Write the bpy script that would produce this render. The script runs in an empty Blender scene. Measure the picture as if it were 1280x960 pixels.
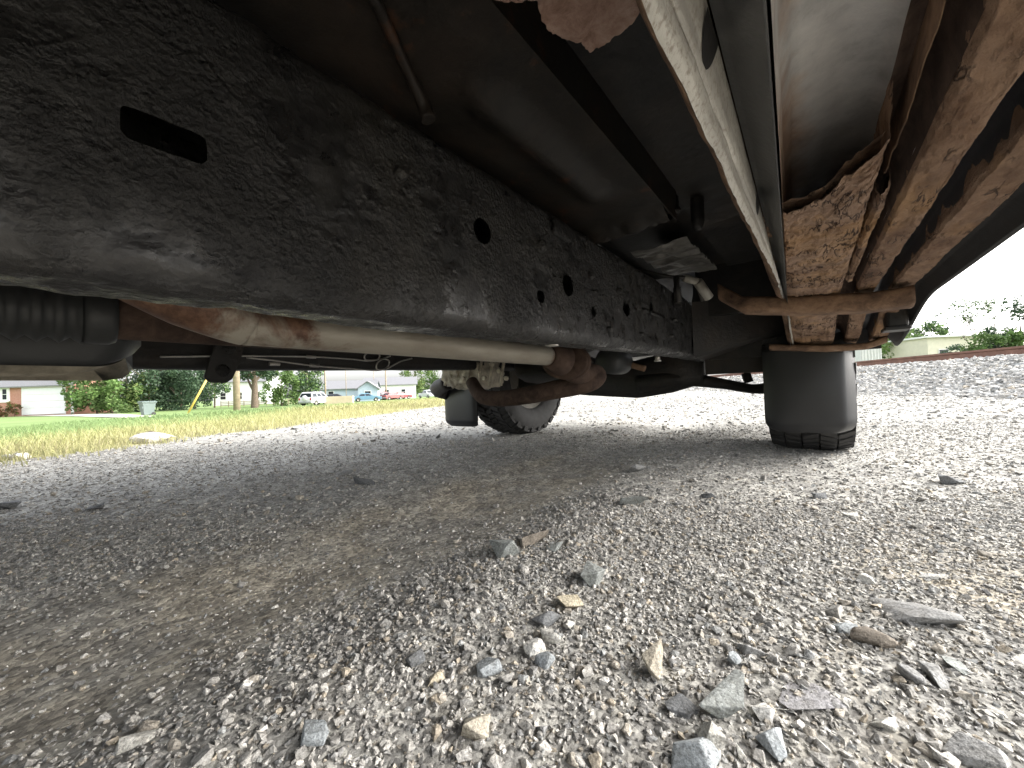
import bpy, bmesh, math, random
import numpy as np
from mathutils import Matrix, Vector

random.seed(7)
RNG = np.random.default_rng(11)
R = math.radians
PI = math.pi
scene = bpy.context.scene
COL = scene.collection

# ------------------------------------------------------------------ camera, sky, sun, exposure
CAM_H = 0.27
FPX = 481.0                      # focal length in pixels of the 1280 wide photograph
PITCH, ROLL = R(0.95), R(-2.0)
cam_d = bpy.data.cameras.new('camera')
cam = bpy.data.objects.new('camera', cam_d)
COL.objects.link(cam)
cam_d.sensor_fit = 'HORIZONTAL'
cam_d.sensor_width = 36.0
cam_d.lens = 36.0 * FPX / 1280.0
cam_d.clip_start = 0.01
cam_d.clip_end = 5000.0
CAMROT = Matrix.Rotation(R(90) + PITCH, 3, 'X') @ Matrix.Rotation(ROLL, 3, 'Z')
cam.matrix_world = Matrix.Translation((0, 0, CAM_H)) @ CAMROT.to_4x4()
scene.camera = cam

SUN_EL, SUN_AZ = R(34), R(88)   # azimuth clockwise from +Y
world = bpy.data.worlds.new('World')
scene.world = world
world.use_nodes = True
wn = world.node_tree
wn.nodes.clear()
sky = wn.nodes.new('ShaderNodeTexSky')
sky.sky_type = 'NISHITA'
sky.sun_disc = False
sky.sun_elevation = SUN_EL
sky.sun_rotation = SUN_AZ
sky.air_density = 1.0
sky.dust_density = 4.0
sky.ozone_density = 1.0
hsv = wn.nodes.new('ShaderNodeHueSaturation')
hsv.inputs['Saturation'].default_value = 0.22
bg = wn.nodes.new('ShaderNodeBackground')
bg.inputs['Strength'].default_value = 0.15
wo = wn.nodes.new('ShaderNodeOutputWorld')
wn.links.new(sky.outputs[0], hsv.inputs['Color'])
wn.links.new(hsv.outputs[0], bg.inputs['Color'])
wn.links.new(bg.outputs[0], wo.inputs['Surface'])

sd = bpy.data.lights.new('sun', 'SUN')
sd.energy = 0.65
sd.angle = R(75)
sd.color = (1.0, 0.96, 0.9)
sun = bpy.data.objects.new('sun', sd)
COL.objects.link(sun)
sdir = Vector((math.sin(SUN_AZ) * math.cos(SUN_EL), math.cos(SUN_AZ) * math.cos(SUN_EL), math.sin(SUN_EL)))
sun.rotation_euler = sdir.to_track_quat('Z', 'Y').to_euler()

vs = scene.view_settings
vs.view_transform = 'Standard'
vs.look = 'None'
vs.exposure = 2.05
vs.gamma = 1.0
scene.render.film_transparent = False
scene.cycles.max_bounces = 10
scene.cycles.diffuse_bounces = 7
scene.cycles.sample_clamp_indirect = 8.0

# ------------------------------------------------------------------ pixel rays (authoring aid: pixel of the photograph -> point on a real plane)
YAW = R(38)                      # heading of the truck, clockwise from +Y
TF = Vector((math.sin(YAW), math.cos(YAW), 0))
TR = Vector((math.cos(YAW), -math.sin(YAW), 0))

def ray(px, py):
    d = CAMROT @ Vector(((px - 640) / FPX, (480 - py) / FPX, -1.0))
    return d

def T(px, py, u=None, v=None, Z=None):
    """truck coordinates (u right, v forward, Z up) of the pixel on one plane"""
    d = ray(px, py)
    du, dv, dz = d.dot(TR), d.dot(TF), d.z
    if u is not None: t = u / du
    elif v is not None: t = v / dv
    else: t = (Z - CAM_H) / dz
    return Vector((du * t, dv * t, CAM_H + dz * t))

# ------------------------------------------------------------------ noise
def _h(ix, iy, iz, seed):
    n = (ix * 374761393 + iy * 668265263 + iz * 2147483647 + seed * 974634777) & 0xffffffff
    n = ((n ^ (n >> 13)) * 1274126177) & 0xffffffff
    n = ((n ^ (n >> 16)) * 2246822519) & 0xffffffff
    return ((n ^ (n >> 15)) & 0xffffff) / float(0xffffff)

def vnoise(x, y, z=0.0, seed=0):
    x = np.asarray(x, float); y = np.asarray(y, float); z = np.asarray(z, float) + 0 * x
    xi = np.floor(x).astype(np.int64); yi = np.floor(y).astype(np.int64); zi = np.floor(z).astype(np.int64)
    fx, fy, fz = x - xi, y - yi, z - zi
    fx = fx * fx * (3 - 2 * fx); fy = fy * fy * (3 - 2 * fy); fz = fz * fz * (3 - 2 * fz)
    r = 0
    for a in (0, 1):
        for b in (0, 1):
            for c in (0, 1):
                w = (fx if a else 1 - fx) * (fy if b else 1 - fy) * (fz if c else 1 - fz)
                r = r + w * _h(xi + a, yi + b, zi + c, seed)
    return r

def fbm(x, y, z=0.0, octv=4, seed=0, gain=0.5):
    s = 0; a = 1; tot = 0
    for k in range(octv):
        s = s + a * vnoise(x * 2 ** k, y * 2 ** k, np.asarray(z) * 2 ** k, seed + 17 * k)
        tot += a; a *= gain
    return s / tot

def sstep(a, b, x):
    t = np.clip((x - a) / (b - a), 0, 1)
    return t * t * (3 - 2 * t)

# ------------------------------------------------------------------ terrain
RD = (0.171, 0.985)              # direction of the tracks and the grass edge
def LS(x, y):
    return 0.985 * x - 0.171 * y, 0.171 * x + 0.985 * y
def UV(x, y):
    return x * TR.x + y * TR.y, x * TF.x + y * TF.y

def height(x, y, fine=True):
    x = np.asarray(x, float); y = np.asarray(y, float)
    L, s = LS(x, y)
    u, v = UV(x, y)
    z = -0.75 * sstep(2.9, 30, -L)
    z = z + 0.56 * sstep(4.5, 7.7, L) - 0.75 * sstep(11.2, 15.5, L)
    d = np.sqrt(x * x + y * y)
    near = 1 - sstep(4, 9, d)
    wob = fbm(u * 2.2, v * 0.9, 0, 3, 3) - 0.5
    lane = np.exp(-((u + 0.68 + 0.05 * wob) / 0.16) ** 2)
    ridge = np.exp(-((u + 0.36 + 0.06 * wob) / 0.1) ** 2) * (1 - sstep(0.75, 1.15, v))
    z = z + near * (0.028 * wob - 0.022 * lane + 0.012 * ridge)
    z = z + near * 0.01 * (fbm(x * 6, y * 6, 0, 3, 5) - 0.5)
    if fine:
        z = z + (1 - sstep(2, 4, d)) * 0.004 * (fbm(x * 45, y * 45, 0, 3, 9) - 0.5)
    return z

def G(px, py, n=8):
    d = ray(px, py)
    t = -CAM_H / d.z
    for _ in range(n):
        zz = float(height(d.x * t, d.y * t))
        t = (zz - CAM_H) / d.z
    return d.x * t, d.y * t, t

# ------------------------------------------------------------------ mesh helpers
def mesh_np(name, V, F, smooth=False, col=None):
    """V (n,3), F (m,k) with k 3 or 4"""
    V = np.asarray(V, np.float32); F = np.asarray(F, np.int32)
    me = bpy.data.meshes.new(name)
    m, k = F.shape
    me.vertices.add(len(V)); me.vertices.foreach_set('co', V.ravel())
    me.loops.add(m * k); me.loops.foreach_set('vertex_index', F.ravel())
    me.polygons.add(m)
    me.polygons.foreach_set('loop_start', np.arange(0, m * k, k, dtype=np.int32))
    me.polygons.foreach_set('loop_total', np.full(m, k, np.int32))
    me.polygons.foreach_set('use_smooth', np.full(m, smooth, bool))
    if col is not None:
        at = me.color_attributes.new('Col', 'FLOAT_COLOR', 'POINT')
        c = np.ones((len(V), 4), np.float32); c[:, :3] = col
        at.data.foreach_set('color', c.ravel())
    me.update(calc_edges=True)
    me.validate()
    return me

class MB:
    def __init__(s): s.v = []; s.f = []; s.sm = []
    def add(s, V, F, smooth=False):
        o = len(s.v); s.v += [tuple(p) for p in V]; s.f += [tuple(i + o for i in f) for f in F]; s.sm += [smooth] * len(F)
        return s
    def mesh(s, name):
        me = bpy.data.meshes.new(name); me.from_pydata(s.v, [], s.f)
        me.polygons.foreach_set('use_smooth', s.sm); me.update()
        return me
    def box(s, x0, x1, y0, y1, z0, z1, M=None, bev=0.0, segs=2):
        bm = bmesh.new()
        bmesh.ops.create_cube(bm, size=1.0)
        for v in bm.verts:
            v.co = Vector(((x0 + x1) / 2 + v.co.x * (x1 - x0), (y0 + y1) / 2 + v.co.y * (y1 - y0), (z0 + z1) / 2 + v.co.z * (z1 - z0)))
        if bev > 0: bmesh.ops.bevel(bm, geom=bm.edges[:], offset=bev, segments=segs, profile=0.5, affect='EDGES')
        if M is not None: bm.transform(M)
        return s.bm(bm)
    def bm(s, bm, smooth=False):
        bm.verts.index_update()
        s.add([v.co[:] for v in bm.verts], [[v.index for v in f.verts] for f in bm.faces], smooth); bm.free()
        return s
    def tube(s, pts, r, segs=12, caps=True, smooth=True, sub=0):
        P = [Vector(p) for p in pts]
        rr = list(r) if hasattr(r, '__len__') else [r] * len(P)
        if sub:
            Q, q = [], []
            for i in range(len(P) - 1):
                p0 = P[max(i - 1, 0)]; p1 = P[i]; p2 = P[i + 1]; p3 = P[min(i + 2, len(P) - 1)]
                for k in range(sub):
                    t = k / sub
                    Q.append(0.5 * ((2 * p1) + (p2 - p0) * t + (2 * p0 - 5 * p1 + 4 * p2 - p3) * t * t + (3 * p1 - p0 - 3 * p2 + p3) * t ** 3))
                    q.append(rr[i] + (rr[i + 1] - rr[i]) * t)
            Q.append(P[-1]); q.append(rr[-1]); P, rr = Q, q
        tg = [(P[min(i + 1, len(P) - 1)] - P[max(i - 1, 0)]).normalized() for i in range(len(P))]
        n = tg[0].orthogonal().normalized()
        V, F = [], []
        for i, p in enumerate(P):
            n = (n - tg[i] * n.dot(tg[i])).normalized(); b = tg[i].cross(n)
            for k in range(segs):
                a = 2 * PI * k / segs
                V.append(p + (n * math.cos(a) + b * math.sin(a)) * rr[i])
        for i in range(len(P) - 1):
            for k in range(segs):
                k2 = (k + 1) % segs
                F.append((i * segs + k, i * segs + k2, (i + 1) * segs + k2, (i + 1) * segs + k))
        s.add(V, F, smooth)
        if caps:
            o = len(s.v) - len(V)
            s.f.append(tuple(o + k for k in range(segs))[::-1]); s.sm.append(False)
            s.f.append(tuple(o + (len(P) - 1) * segs + k for k in range(segs))); s.sm.append(False)
        return s
    def lathe(s, prof, segs=32, M=None, smooth=True):
        """prof [(r, a)] round the local X axis"""
        V, F = [], []
        for r, a in prof:
            for k in range(segs):
                t = 2 * PI * k / segs
                V.append(Vector((a, r * math.cos(t), r * math.sin(t))))
        for i in range(len(prof) - 1):
            for k in range(segs):
                k2 = (k + 1) % segs
                F.append((i * segs + k, (i + 1) * segs + k, (i + 1) * segs + k2, i * segs + k2))
        if M is not None: V = [M @ p for p in V]
        return s.add(V, F, smooth)
    def prism(s, poly, axis, a0, a1, M=None, bev=0.0, smooth=False):
        """poly of 2-D points; axis 'x','y','z' is the direction of the thickness"""
        bm = bmesh.new()
        def P(p, a): return {'x': (a, p[0], p[1]), 'y': (p[0], a, p[1]), 'z': (p[0], p[1], a)}[axis]
        lo = [bm.verts.new(P(p, a0)) for p in poly]; hi = [bm.verts.new(P(p, a1)) for p in poly]
        bm.faces.new(lo); bm.faces.new(hi[::-1])
        for i in range(len(poly)):
            j = (i + 1) % len(poly); bm.faces.new((lo[j], lo[i], hi[i], hi[j]))
        if bev > 0: bmesh.ops.bevel(bm, geom=bm.edges[:], offset=bev, segments=2, profile=0.5, affect='EDGES')
        bmesh.ops.recalc_face_normals(bm, faces=bm.faces[:])
        bmesh.ops.triangulate(bm, faces=[f for f in bm.faces if len(f.verts) > 4])
        if M is not None: bm.transform(M)
        return s.bm(bm, smooth)
    def loft(s, rings, closed=True, smooth=True, caps=False):
        n = len(rings[0]); V = [p for r in rings for p in r]; F = []
        for i in range(len(rings) - 1):
            for k in range(n if closed else n - 1):
                k2 = (k + 1) % n
                F.append((i * n + k, i * n + k2, (i + 1) * n + k2, (i + 1) * n + k))
        if caps:
            F.append(tuple(range(n))[::-1]); F.append(tuple((len(rings) - 1) * n + k for k in range(n)))
        return s.add(V, F, smooth)

def grid_mesh(name, P, keep=None, smooth=True, close_j=False, col=None):
    n, m = P.shape[:2]
    idx = np.arange(n * m).reshape(n, m)
    if close_j:
        a = idx[:-1]; b = idx[1:]
        F = np.stack([a, np.roll(a, -1, 1), np.roll(b, -1, 1), b], -1).reshape(-1, 4)
    else:
        F = np.stack([idx[:-1, :-1], idx[:-1, 1:], idx[1:, 1:], idx[1:, :-1]], -1).reshape(-1, 4)
    if keep is not None: F = F[keep.ravel()]
    return mesh_np(name, P.reshape(-1, 3), F, smooth, col)

def link(name, me, mat=None, parent=None, loc=None, rot=None):
    o = bpy.data.objects.new(name, me); COL.objects.link(o)
    if me is not None and mat is not None and not me.materials: me.materials.append(mat)
    if parent is not None: o.parent = parent
    if loc is not None: o.location = loc
    if rot is not None: o.rotation_euler = rot
    return o

def tag(o, label=None, cat=None, group=None, kind=None):
    if label: o['label'] = label
    if cat: o['category'] = cat
    if group: o['group'] = group
    if kind: o['kind'] = kind
    return o

# ------------------------------------------------------------------ materials
MATS = {}
class NT:
    def __init__(s, name):
        s.m = bpy.data.materials.new(name); s.m.use_nodes = True; s.t = s.m.node_tree
        s.b = s.t.nodes['Principled BSDF']; MATS[name] = s.m
        s.geo = None
    def n(s, t, **k):
        x = s.t.nodes.new(t)
        for a, b in k.items():
            if a.startswith('i_'): x.inputs[a[2:]].default_value = b
            else: setattr(x, a, b)
        return x
    def l(s, a, b): s.t.links.new(a, b)
    def pos(s, scale=(1, 1, 1), obj=True):
        tc = s.n('ShaderNodeTexCoord'); mp = s.n('ShaderNodeMapping'); mp.inputs['Scale'].default_value = scale
        s.l(tc.outputs['Object'], mp.inputs['Vector']); return mp.outputs[0]
    def noise(s, vec, scale, detail=5, rough=0.6, dist=0.0):
        x = s.n('ShaderNodeTexNoise'); x.inputs['Scale'].default_value = scale; x.inputs['Detail'].default_value = detail
        x.inputs['Roughness'].default_value = rough; x.inputs['Distortion'].default_value = dist
        s.l(vec, x.inputs['Vector']); return x.outputs['Fac']
    def ramp(s, fac, stops):
        x = s.n('ShaderNodeValToRGB'); e = x.color_ramp.elements
        while len(e) > 1: e.remove(e[-1])
        e[0].position = stops[0][0]; e[0].color = (*stops[0][1], 1)
        for p, c in stops[1:]:
            q = e.new(p); q.color = (*c, 1)
        s.l(fac, x.inputs[0]); return x.outputs[0]
    def mix(s, fac, a, b, mode='MIX'):
        x = s.n('ShaderNodeMix', data_type='RGBA', blend_type=mode)
        for val, sock in ((fac, x.inputs['Factor']), (a, x.inputs['A']), (b, x.inputs['B'])):
            if hasattr(val, 'links'): s.l(val, sock)
            else: sock.default_value = val if not isinstance(val, tuple) else (*val, 1)
        return x.outputs['Result']
    def math(s, op, a, b=0.0):
        x = s.n('ShaderNodeMath', operation=op)
        for val, sock in ((a, x.inputs[0]), (b, x.inputs[1])):
            if hasattr(val, 'links'): s.l(val, sock)
            else: sock.default_value = val
        return x.outputs[0]
    def bump(s, h, dist, strength=1.0, normal=None):
        x = s.n('ShaderNodeBump'); x.inputs['Distance'].default_value = dist; x.inputs['Strength'].default_value = strength
        s.l(h, x.inputs['Height'])
        if normal is not None: s.l(normal, x.inputs['Normal'])
        return x.outputs[0]
    def base(s, c):
        if hasattr(c, 'links'): s.l(c, s.b.inputs['Base Color'])
        else: s.b.inputs['Base Color'].default_value = (*c, 1)
    def set(s, rough=None, metal=None, spec=None):
        if rough is not None:
            if hasattr(rough, 'links'): s.l(rough, s.b.inputs['Roughness'])
            else: s.b.inputs['Roughness'].default_value = rough
        if metal is not None: s.b.inputs['Metallic'].default_value = metal
        if spec is not None: s.b.inputs['Specular IOR Level'].default_value = spec
    def nrm(s, x): s.l(x, s.b.inputs['Normal'])
    def g3(s, *v): return tuple(v)

def m_simple(name, c, rough=0.6, metal=0.0, var=0.25, scale=8.0, bump=0.0, spec=0.5):
    n = NT(name); p = n.pos()
    f = n.noise(p, scale, 6, 0.65)
    d = tuple(x * (1 - var) for x in c); l = tuple(min(1, x * (1 + var)) for x in c)
    n.base(n.ramp(f, [(0.3, d), (0.7, l)])); n.set(rough, metal, spec)
    if bump: n.nrm(n.bump(n.noise(p, scale * 6, 5), bump))
    return n.m

def m_undercoat(name, lo, hi, dust=(0.05, 0.042, 0.034), bscale=90.0, bdist=0.004, r0=0.3, r1=0.65, rust=0.0, spec=0.5, lumpy=False):
    n = NT(name); p = n.pos()
    big = n.noise(p, 7, 6, 0.65); mid = n.noise(p, 40, 6, 0.7); fine = n.noise(p, bscale, 5, 0.65)
    c = n.ramp(mid, [(0.3, lo), (0.7, hi)])
    c = n.mix(n.ramp(big, [(0.48, (0, 0, 0)), (0.72, (1, 1, 1))]), c, dust)
    if rust: c = n.mix(n.ramp(n.noise(p, 16, 8, 0.7), [(0.6, (0, 0, 0)), (0.68, (rust,) * 3)]), c, (0.1, 0.04, 0.018))
    n.base(c)
    n.set(n.math('ADD', n.math('MULTIPLY', big, r1 - r0), r0), 0.0, spec)
    vo = n.n('ShaderNodeTexVoronoi'); vo.inputs['Scale'].default_value = bscale * 1.6; n.l(p, vo.inputs['Vector'])
    h = n.math('ADD', fine, n.math('MULTIPLY', vo.outputs['Distance'], 0.25))
    if lumpy:      # tarry lumps in places, worn smooth in others
        pat = n.ramp(n.noise(p, 9, 4, 0.6), [(0.42, (0.12,) * 3), (0.6, (1, 1, 1))])
        h = n.math('MULTIPLY', h, pat)
        n.set(n.ramp(n.noise(p, 34, 5, 0.7), [(0.38, (0.2,) * 3), (0.62, (0.66,) * 3)]))
    n.nrm(n.bump(h, bdist))
    return n.m

def m_rust(name, stops, scale=30.0, bdist=0.0025, stretch=(1, 1, 1), paint=None, crack=False, gate0=0.46):
    n = NT(name); p = n.pos(stretch)
    f = n.noise(p, scale, 9, 0.72, 0.4); g = n.noise(p, scale * 0.22, 4, 0.6)
    c = n.ramp(n.math('ADD', n.math('MULTIPLY', f, 0.65), n.math('MULTIPLY', g, 0.4)), stops)
    if paint: c = n.mix(n.ramp(g, [(0.5, (0, 0, 0)), (0.66, (0.85, 0.85, 0.85))]), c, paint)
    h = n.math('ADD', n.noise(p, scale * 2.5, 8, 0.75), n.math('MULTIPLY', n.noise(p, scale * 9, 4, 0.7), 0.35))
    c = n.mix(n.ramp(n.noise(p, 7, 3, 0.5), [(0.5, (0, 0, 0)), (0.66, (0.55,) * 3)]), c, (0.33, 0.19, 0.08)) if crack else c
    c = n.mix(n.ramp(n.noise(p, 11, 4, 0.6, 0.8), [(0.5, (0, 0, 0)), (0.62, (0.5,) * 3)]), c, (0.12, 0.075, 0.055)) if crack else c
    if crack:      # split scale: long thin cracks with dark red-brown iron in them, lips standing proud
        q = n.pos((5.0, 1.0, 2.4)); q.node.inputs['Rotation'].default_value = (0, 0, R(14)); v = n.n('ShaderNodeTexNoise'); v.inputs['Scale'].default_value = 21; v.inputs['Detail'].default_value = 5; v.inputs['Distortion'].default_value = 0.5; n.l(q, v.inputs['Vector'])
        k = n.math('ABSOLUTE', n.math('SUBTRACT', v.outputs['Fac'], 0.5))
        gate = n.ramp(n.noise(p, 18, 3, 0.5), [(gate0, (0, 0, 0)), (gate0 + .1, (1, 1, 1))])
        ck = n.mix(1.0, n.ramp(k, [(0.0, (1, 1, 1)), (0.014, (0.8, 0.8, 0.8)), (0.034, (0, 0, 0))]), gate, 'MULTIPLY')
        c = n.mix(ck, c, (0.05, 0.03, 0.022))
        h = n.math('SUBTRACT', h, n.math('MULTIPLY', ck, 0.5))
    n.base(c); n.set(0.88, 0.0, 0.25)
    n.nrm(n.bump(h, bdist))
    return n.m

M_frame = m_undercoat('frame_undercoat', (0.006, 0.006, 0.007), (0.022, 0.0215, 0.021), dust=(0.026, 0.0245, 0.022), bscale=160, bdist=0.007, r0=0.12, r1=0.6, lumpy=True)
M_floor = m_undercoat('floor_undercoat', (0.009, 0.009, 0.009), (0.02, 0.019, 0.018), dust=(0.032, 0.026, 0.021), bscale=60, bdist=0.0012, r0=0.4, r1=0.7, spec=0.3)
M_floorbrown = m_undercoat('floor_dusty_undercoat', (0.009, 0.008, 0.007), (0.018, 0.0155, 0.013), dust=(0.03, 0.022, 0.017), bscale=60, bdist=0.0012, r0=0.4, r1=0.6, rust=0.45, spec=0.25)
M_dark = m_undercoat('dark_greasy_metal', (0.008, 0.008, 0.008), (0.022, 0.02, 0.018), dust=(0.035, 0.026, 0.02), bscale=70, bdist=0.002, r0=0.4, r1=0.8)
M_strip = m_undercoat('sill_black_paint', (0.02, 0.021, 0.022), (0.035, 0.036, 0.038), dust=(0.07, 0.07, 0.068), bscale=160, bdist=0.0005, r0=0.3, r1=0.5)
M_rust = m_rust('flaking_rust', [(0.36, (0.065, 0.035, 0.022)), (0.45, (0.175, 0.108, 0.072)), (0.54, (0.27, 0.185, 0.135)), (0.66, (0.34, 0.215, 0.125)), (0.78, (0.42, 0.32, 0.24))], 26, 0.005, crack=True)
M_rustrib = m_rust('rusty_rib', [(0.36, (0.065, 0.038, 0.026)), (0.46, (0.17, 0.102, 0.066)), (0.57, (0.26, 0.17, 0.115)), (0.72, (0.36, 0.26, 0.19))], 22, 0.006, (1.6, 0.8, 1.6), crack=True, gate0=0.51)
M_rustor = m_rust('orange_rust', [(0.38, (0.1, 0.04, 0.02)), (0.5, (0.3, 0.13, 0.05)), (0.62, (0.45, 0.23, 0.09)), (0.74, (0.5, 0.35, 0.22))], 40, 0.004)
M_rustbar = m_rust('brown_rusty_bar', [(0.36, (0.045, 0.028, 0.02)), (0.48, (0.12, 0.075, 0.05)), (0.6, (0.22, 0.14, 0.09)), (0.74, (0.27, 0.2, 0.15))], 28, 0.0012)
M_rustpipe = m_rust('dull_brown_pipe_rust', [(0.36, (0.022, 0.015, 0.012)), (0.48, (0.055, 0.036, 0.028)), (0.6, (0.09, 0.06, 0.046)), (0.74, (0.125, 0.09, 0.072))], 34, 0.001)
M_rustflake = m_rust('pink_brown_rust', [(0.36, (0.16, 0.09, 0.065)), (0.5, (0.34, 0.22, 0.175)), (0.62, (0.48, 0.35, 0.29)), (0.76, (0.6, 0.5, 0.44))], 60, 0.004)

def m_exhaust():
    n = NT('aluminised_exhaust'); p = n.pos()
    f = n.noise(n.pos((1, 0.25, 1)), 40, 6, 0.6); g = n.noise(p, 9, 8, 0.7, 0.6)
    c = n.ramp(f, [(0.3, (0.3, 0.265, 0.215)), (0.7, (0.43, 0.4, 0.34))])
    at = n.n('ShaderNodeAttribute', attribute_name='Col')
    w = n.math('ADD', n.math('MULTIPLY', g, 0.9), at.outputs['Fac'])
    c = n.mix(n.ramp(w, [(0.62, (0, 0, 0)), (0.74, (1, 1, 1))]), c, n.ramp(n.noise(p, 70, 6, 0.7), [(0.35, (0.085, 0.04, 0.025)), (0.65, (0.22, 0.125, 0.08))]))
    n.base(c); n.set(0.5, 0.25, 0.5); n.nrm(n.bump(n.noise(p, 120, 5), 0.0006)); return n.m
M_exh = m_exhaust()

def m_galv():
    n = NT('galvanised_flange'); p = n.pos()
    f = n.noise(p, 260, 4, 0.7); g = n.noise(n.pos((3, 0.5, 3)), 14, 6, 0.6)
    c = n.ramp(g, [(0.35, (0.32, 0.31, 0.285)), (0.65, (0.5, 0.49, 0.45))])
    c = n.mix(n.ramp(f, [(0.5, (0, 0, 0)), (0.66, (0.75, 0.75, 0.75))]), c, (0.17, 0.14, 0.11))
    c = n.mix(n.ramp(n.noise(n.pos((9, 0.6, 9)), 9, 5, 0.6), [(0.5, (0, 0, 0)), (0.62, (0.6, 0.6, 0.6))]), c, (0.2, 0.19, 0.175))
    n.base(c); n.set(0.5, 0.15, 0.5); n.nrm(n.bump(f, 0.0006)); return n.m
M_galv = m_galv()

def m_cavity():
    n = NT('bare_sill_panel'); p = n.pos()
    g = n.noise(p, 9, 7, 0.65, 0.5); h = n.noise(p, 34, 7, 0.7)
    c = n.ramp(h, [(0.3, (0.36, 0.365, 0.37)), (0.5, (0.5, 0.505, 0.51)), (0.7, (0.58, 0.58, 0.575))])
    sep = n.n('ShaderNodeSeparateXYZ'); tc = n.n('ShaderNodeTexCoord'); n.l(tc.outputs['Object'], sep.inputs[0])
    ed = n.math('ADD', n.math('MULTIPLY', sep.outputs[0], -11.0), n.math('MULTIPLY', g, 1.0))
    c = n.mix(n.ramp(ed, [(0.44, (0, 0, 0)), (0.7, (0.85, 0.85, 0.85))]), c, n.ramp(h, [(0.3, (0.2, 0.11, 0.065)), (0.7, (0.42, 0.27, 0.17))]))
    n.base(c); n.set(0.38, 0.1, 0.5); n.nrm(n.bump(h, 0.0012)); return n.m
M_cav = m_cavity()

M_plastic = m_simple('black_plastic', (0.012, 0.0125, 0.014), 0.36, 0, 0.15, 20, 0.0002)
M_tank = m_simple('black_tank_plastic', (0.028, 0.03, 0.031), 0.5, 0, 0.2, 14, 0.0006)
M_tankrim = m_simple('dusty_ground_lit_cream', (0.3, 0.27, 0.21), 0.7, 0, 0.45, 30, 0.0004)  # cream of dust plus light from the ground, both in the colour
M_tyre = m_simple('tyre_rubber', (0.035, 0.034, 0.033), 0.8, 0, 0.3, 30, 0.0006)
M_rim = m_simple('dusty_alloy', (0.3, 0.28, 0.245), 0.45, 0.4, 0.25, 20)
M_cast = m_simple('dusty_casting', (0.5, 0.45, 0.36), 0.6, 0.1, 0.45, 30, 0.002)
M_wire = m_simple('bare_steel_line', (0.5, 0.48, 0.45), 0.4, 0.6, 0.3, 30)
M_sheild = m_simple('crumpled_foil', (0.12, 0.115, 0.105), 0.4, 0.2, 0.5, 25, 0.001)
M_groove = m_simple('dark_blue_groove', (0.018, 0.02, 0.026), 0.42, 0, 0.3, 12, 0.0006)  # dark blue-black colour for the recess between the ribs
M_sill = m_simple('black_sill_and_slot_shade', (0.012, 0.0115, 0.0115), 0.65, 0, 0.3, 16, 0.0008, 0.2)  # black of the outer sill, also the painted shade in the drain slots
M_white = m_simple('white_connector', (0.3, 0.285, 0.25), 0.5, 0, 0.2, 30)
M_paint = m_simple('dark_truck_paint', (0.022, 0.024, 0.028), 0.42, 0, 0.1, 4, 0, 0.3)
M_glass = m_simple('dark_glass', (0.02, 0.025, 0.03), 0.08, 0, 0.1, 3)
M_chrome = m_simple('worn_chrome', (0.55, 0.55, 0.55), 0.25, 0.9, 0.1, 8)
M_lamp = m_simple('lamp_lens', (0.6, 0.6, 0.58), 0.15, 0, 0.1, 8)
M_redlens = m_simple('red_lens', (0.35, 0.02, 0.02), 0.2, 0, 0.1, 8)

def m_stone(name, spec=1.0):
    n = NT(name); p = n.pos(); at = n.n('ShaderNodeAttribute', attribute_name='Col')
    geo = n.n('ShaderNodeNewGeometry')
    f = n.noise(geo.outputs['Position'], 420, 3, 0.7); g = n.noise(geo.outputs['Position'], 90, 5, 0.7)
    c = n.mix(1.0, at.outputs['Color'], n.ramp(f, [(0.33, (0.5, 0.5, 0.5)), (0.5, (0.95, 0.95, 0.95)), (0.68, (1.35, 1.35, 1.35))]), 'MULTIPLY')
    c = n.mix(1.0, c, n.ramp(g, [(0.3, (0.72, 0.7, 0.66)), (0.7, (1.2, 1.2, 1.2))]), 'MULTIPLY')
    n.base(c); n.set(0.85, 0, 0.3); n.nrm(n.bump(n.math('ADD', g, n.math('MULTIPLY', f, 0.4)), 0.0022)); return n.m
M_stone = m_stone('crushed_stone')

def m_ground():
    n = NT('gravel_ground'); at = n.n('ShaderNodeAttribute', attribute_name='Col')
    geo = n.n('ShaderNodeNewGeometry'); P = geo.outputs['Position']
    def vor(sc):
        x = n.n('ShaderNodeTexVoronoi'); x.inputs['Scale'].default_value = sc; n.l(P, x.inputs['Vector']); return x
    va = vor(190); vb = vor(46); vc = vor(16)
    def grey(v, lo, hi):
        return n.ramp(v.outputs['Color'], [(0.15, (lo,) * 3), (0.85, (hi, hi, hi * 0.98))])
    c = n.mix(1.0, at.outputs['Color'], grey(va, 0.55, 1.4), 'MULTIPLY')
    c = n.mix(1.0, c, grey(vb, 0.75, 1.25), 'MULTIPLY')
    c = n.mix(at.outputs['Alpha'], c, at.outputs['Color'])
    nz = n.noise(P, 22, 7, 0.7)
    c = n.mix(1.0, c, n.ramp(nz, [(0.3, (0.8, 0.78, 0.74)), (0.7, (1.18, 1.18, 1.18))]), 'MULTIPLY')
    n.base(c); n.set(0.92, 0, 0.2)
    ha = n.math('MULTIPLY', va.outputs['Distance'], -0.35)
    h = n.math('ADD', ha, n.math('MULTIPLY', n.noise(P, 130, 6, 0.7), 0.8))
    b1 = n.bump(h, 0.004)
    h2 = n.math('ADD', n.math('MULTIPLY', vb.outputs['Distance'], -0.6), n.math('MULTIPLY', vc.outputs['Distance'], -0.5))
    b2 = n.bump(h2, 0.006, 0.7, b1)
    n.nrm(b2); return n.m
M_ground = m_ground()

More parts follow.
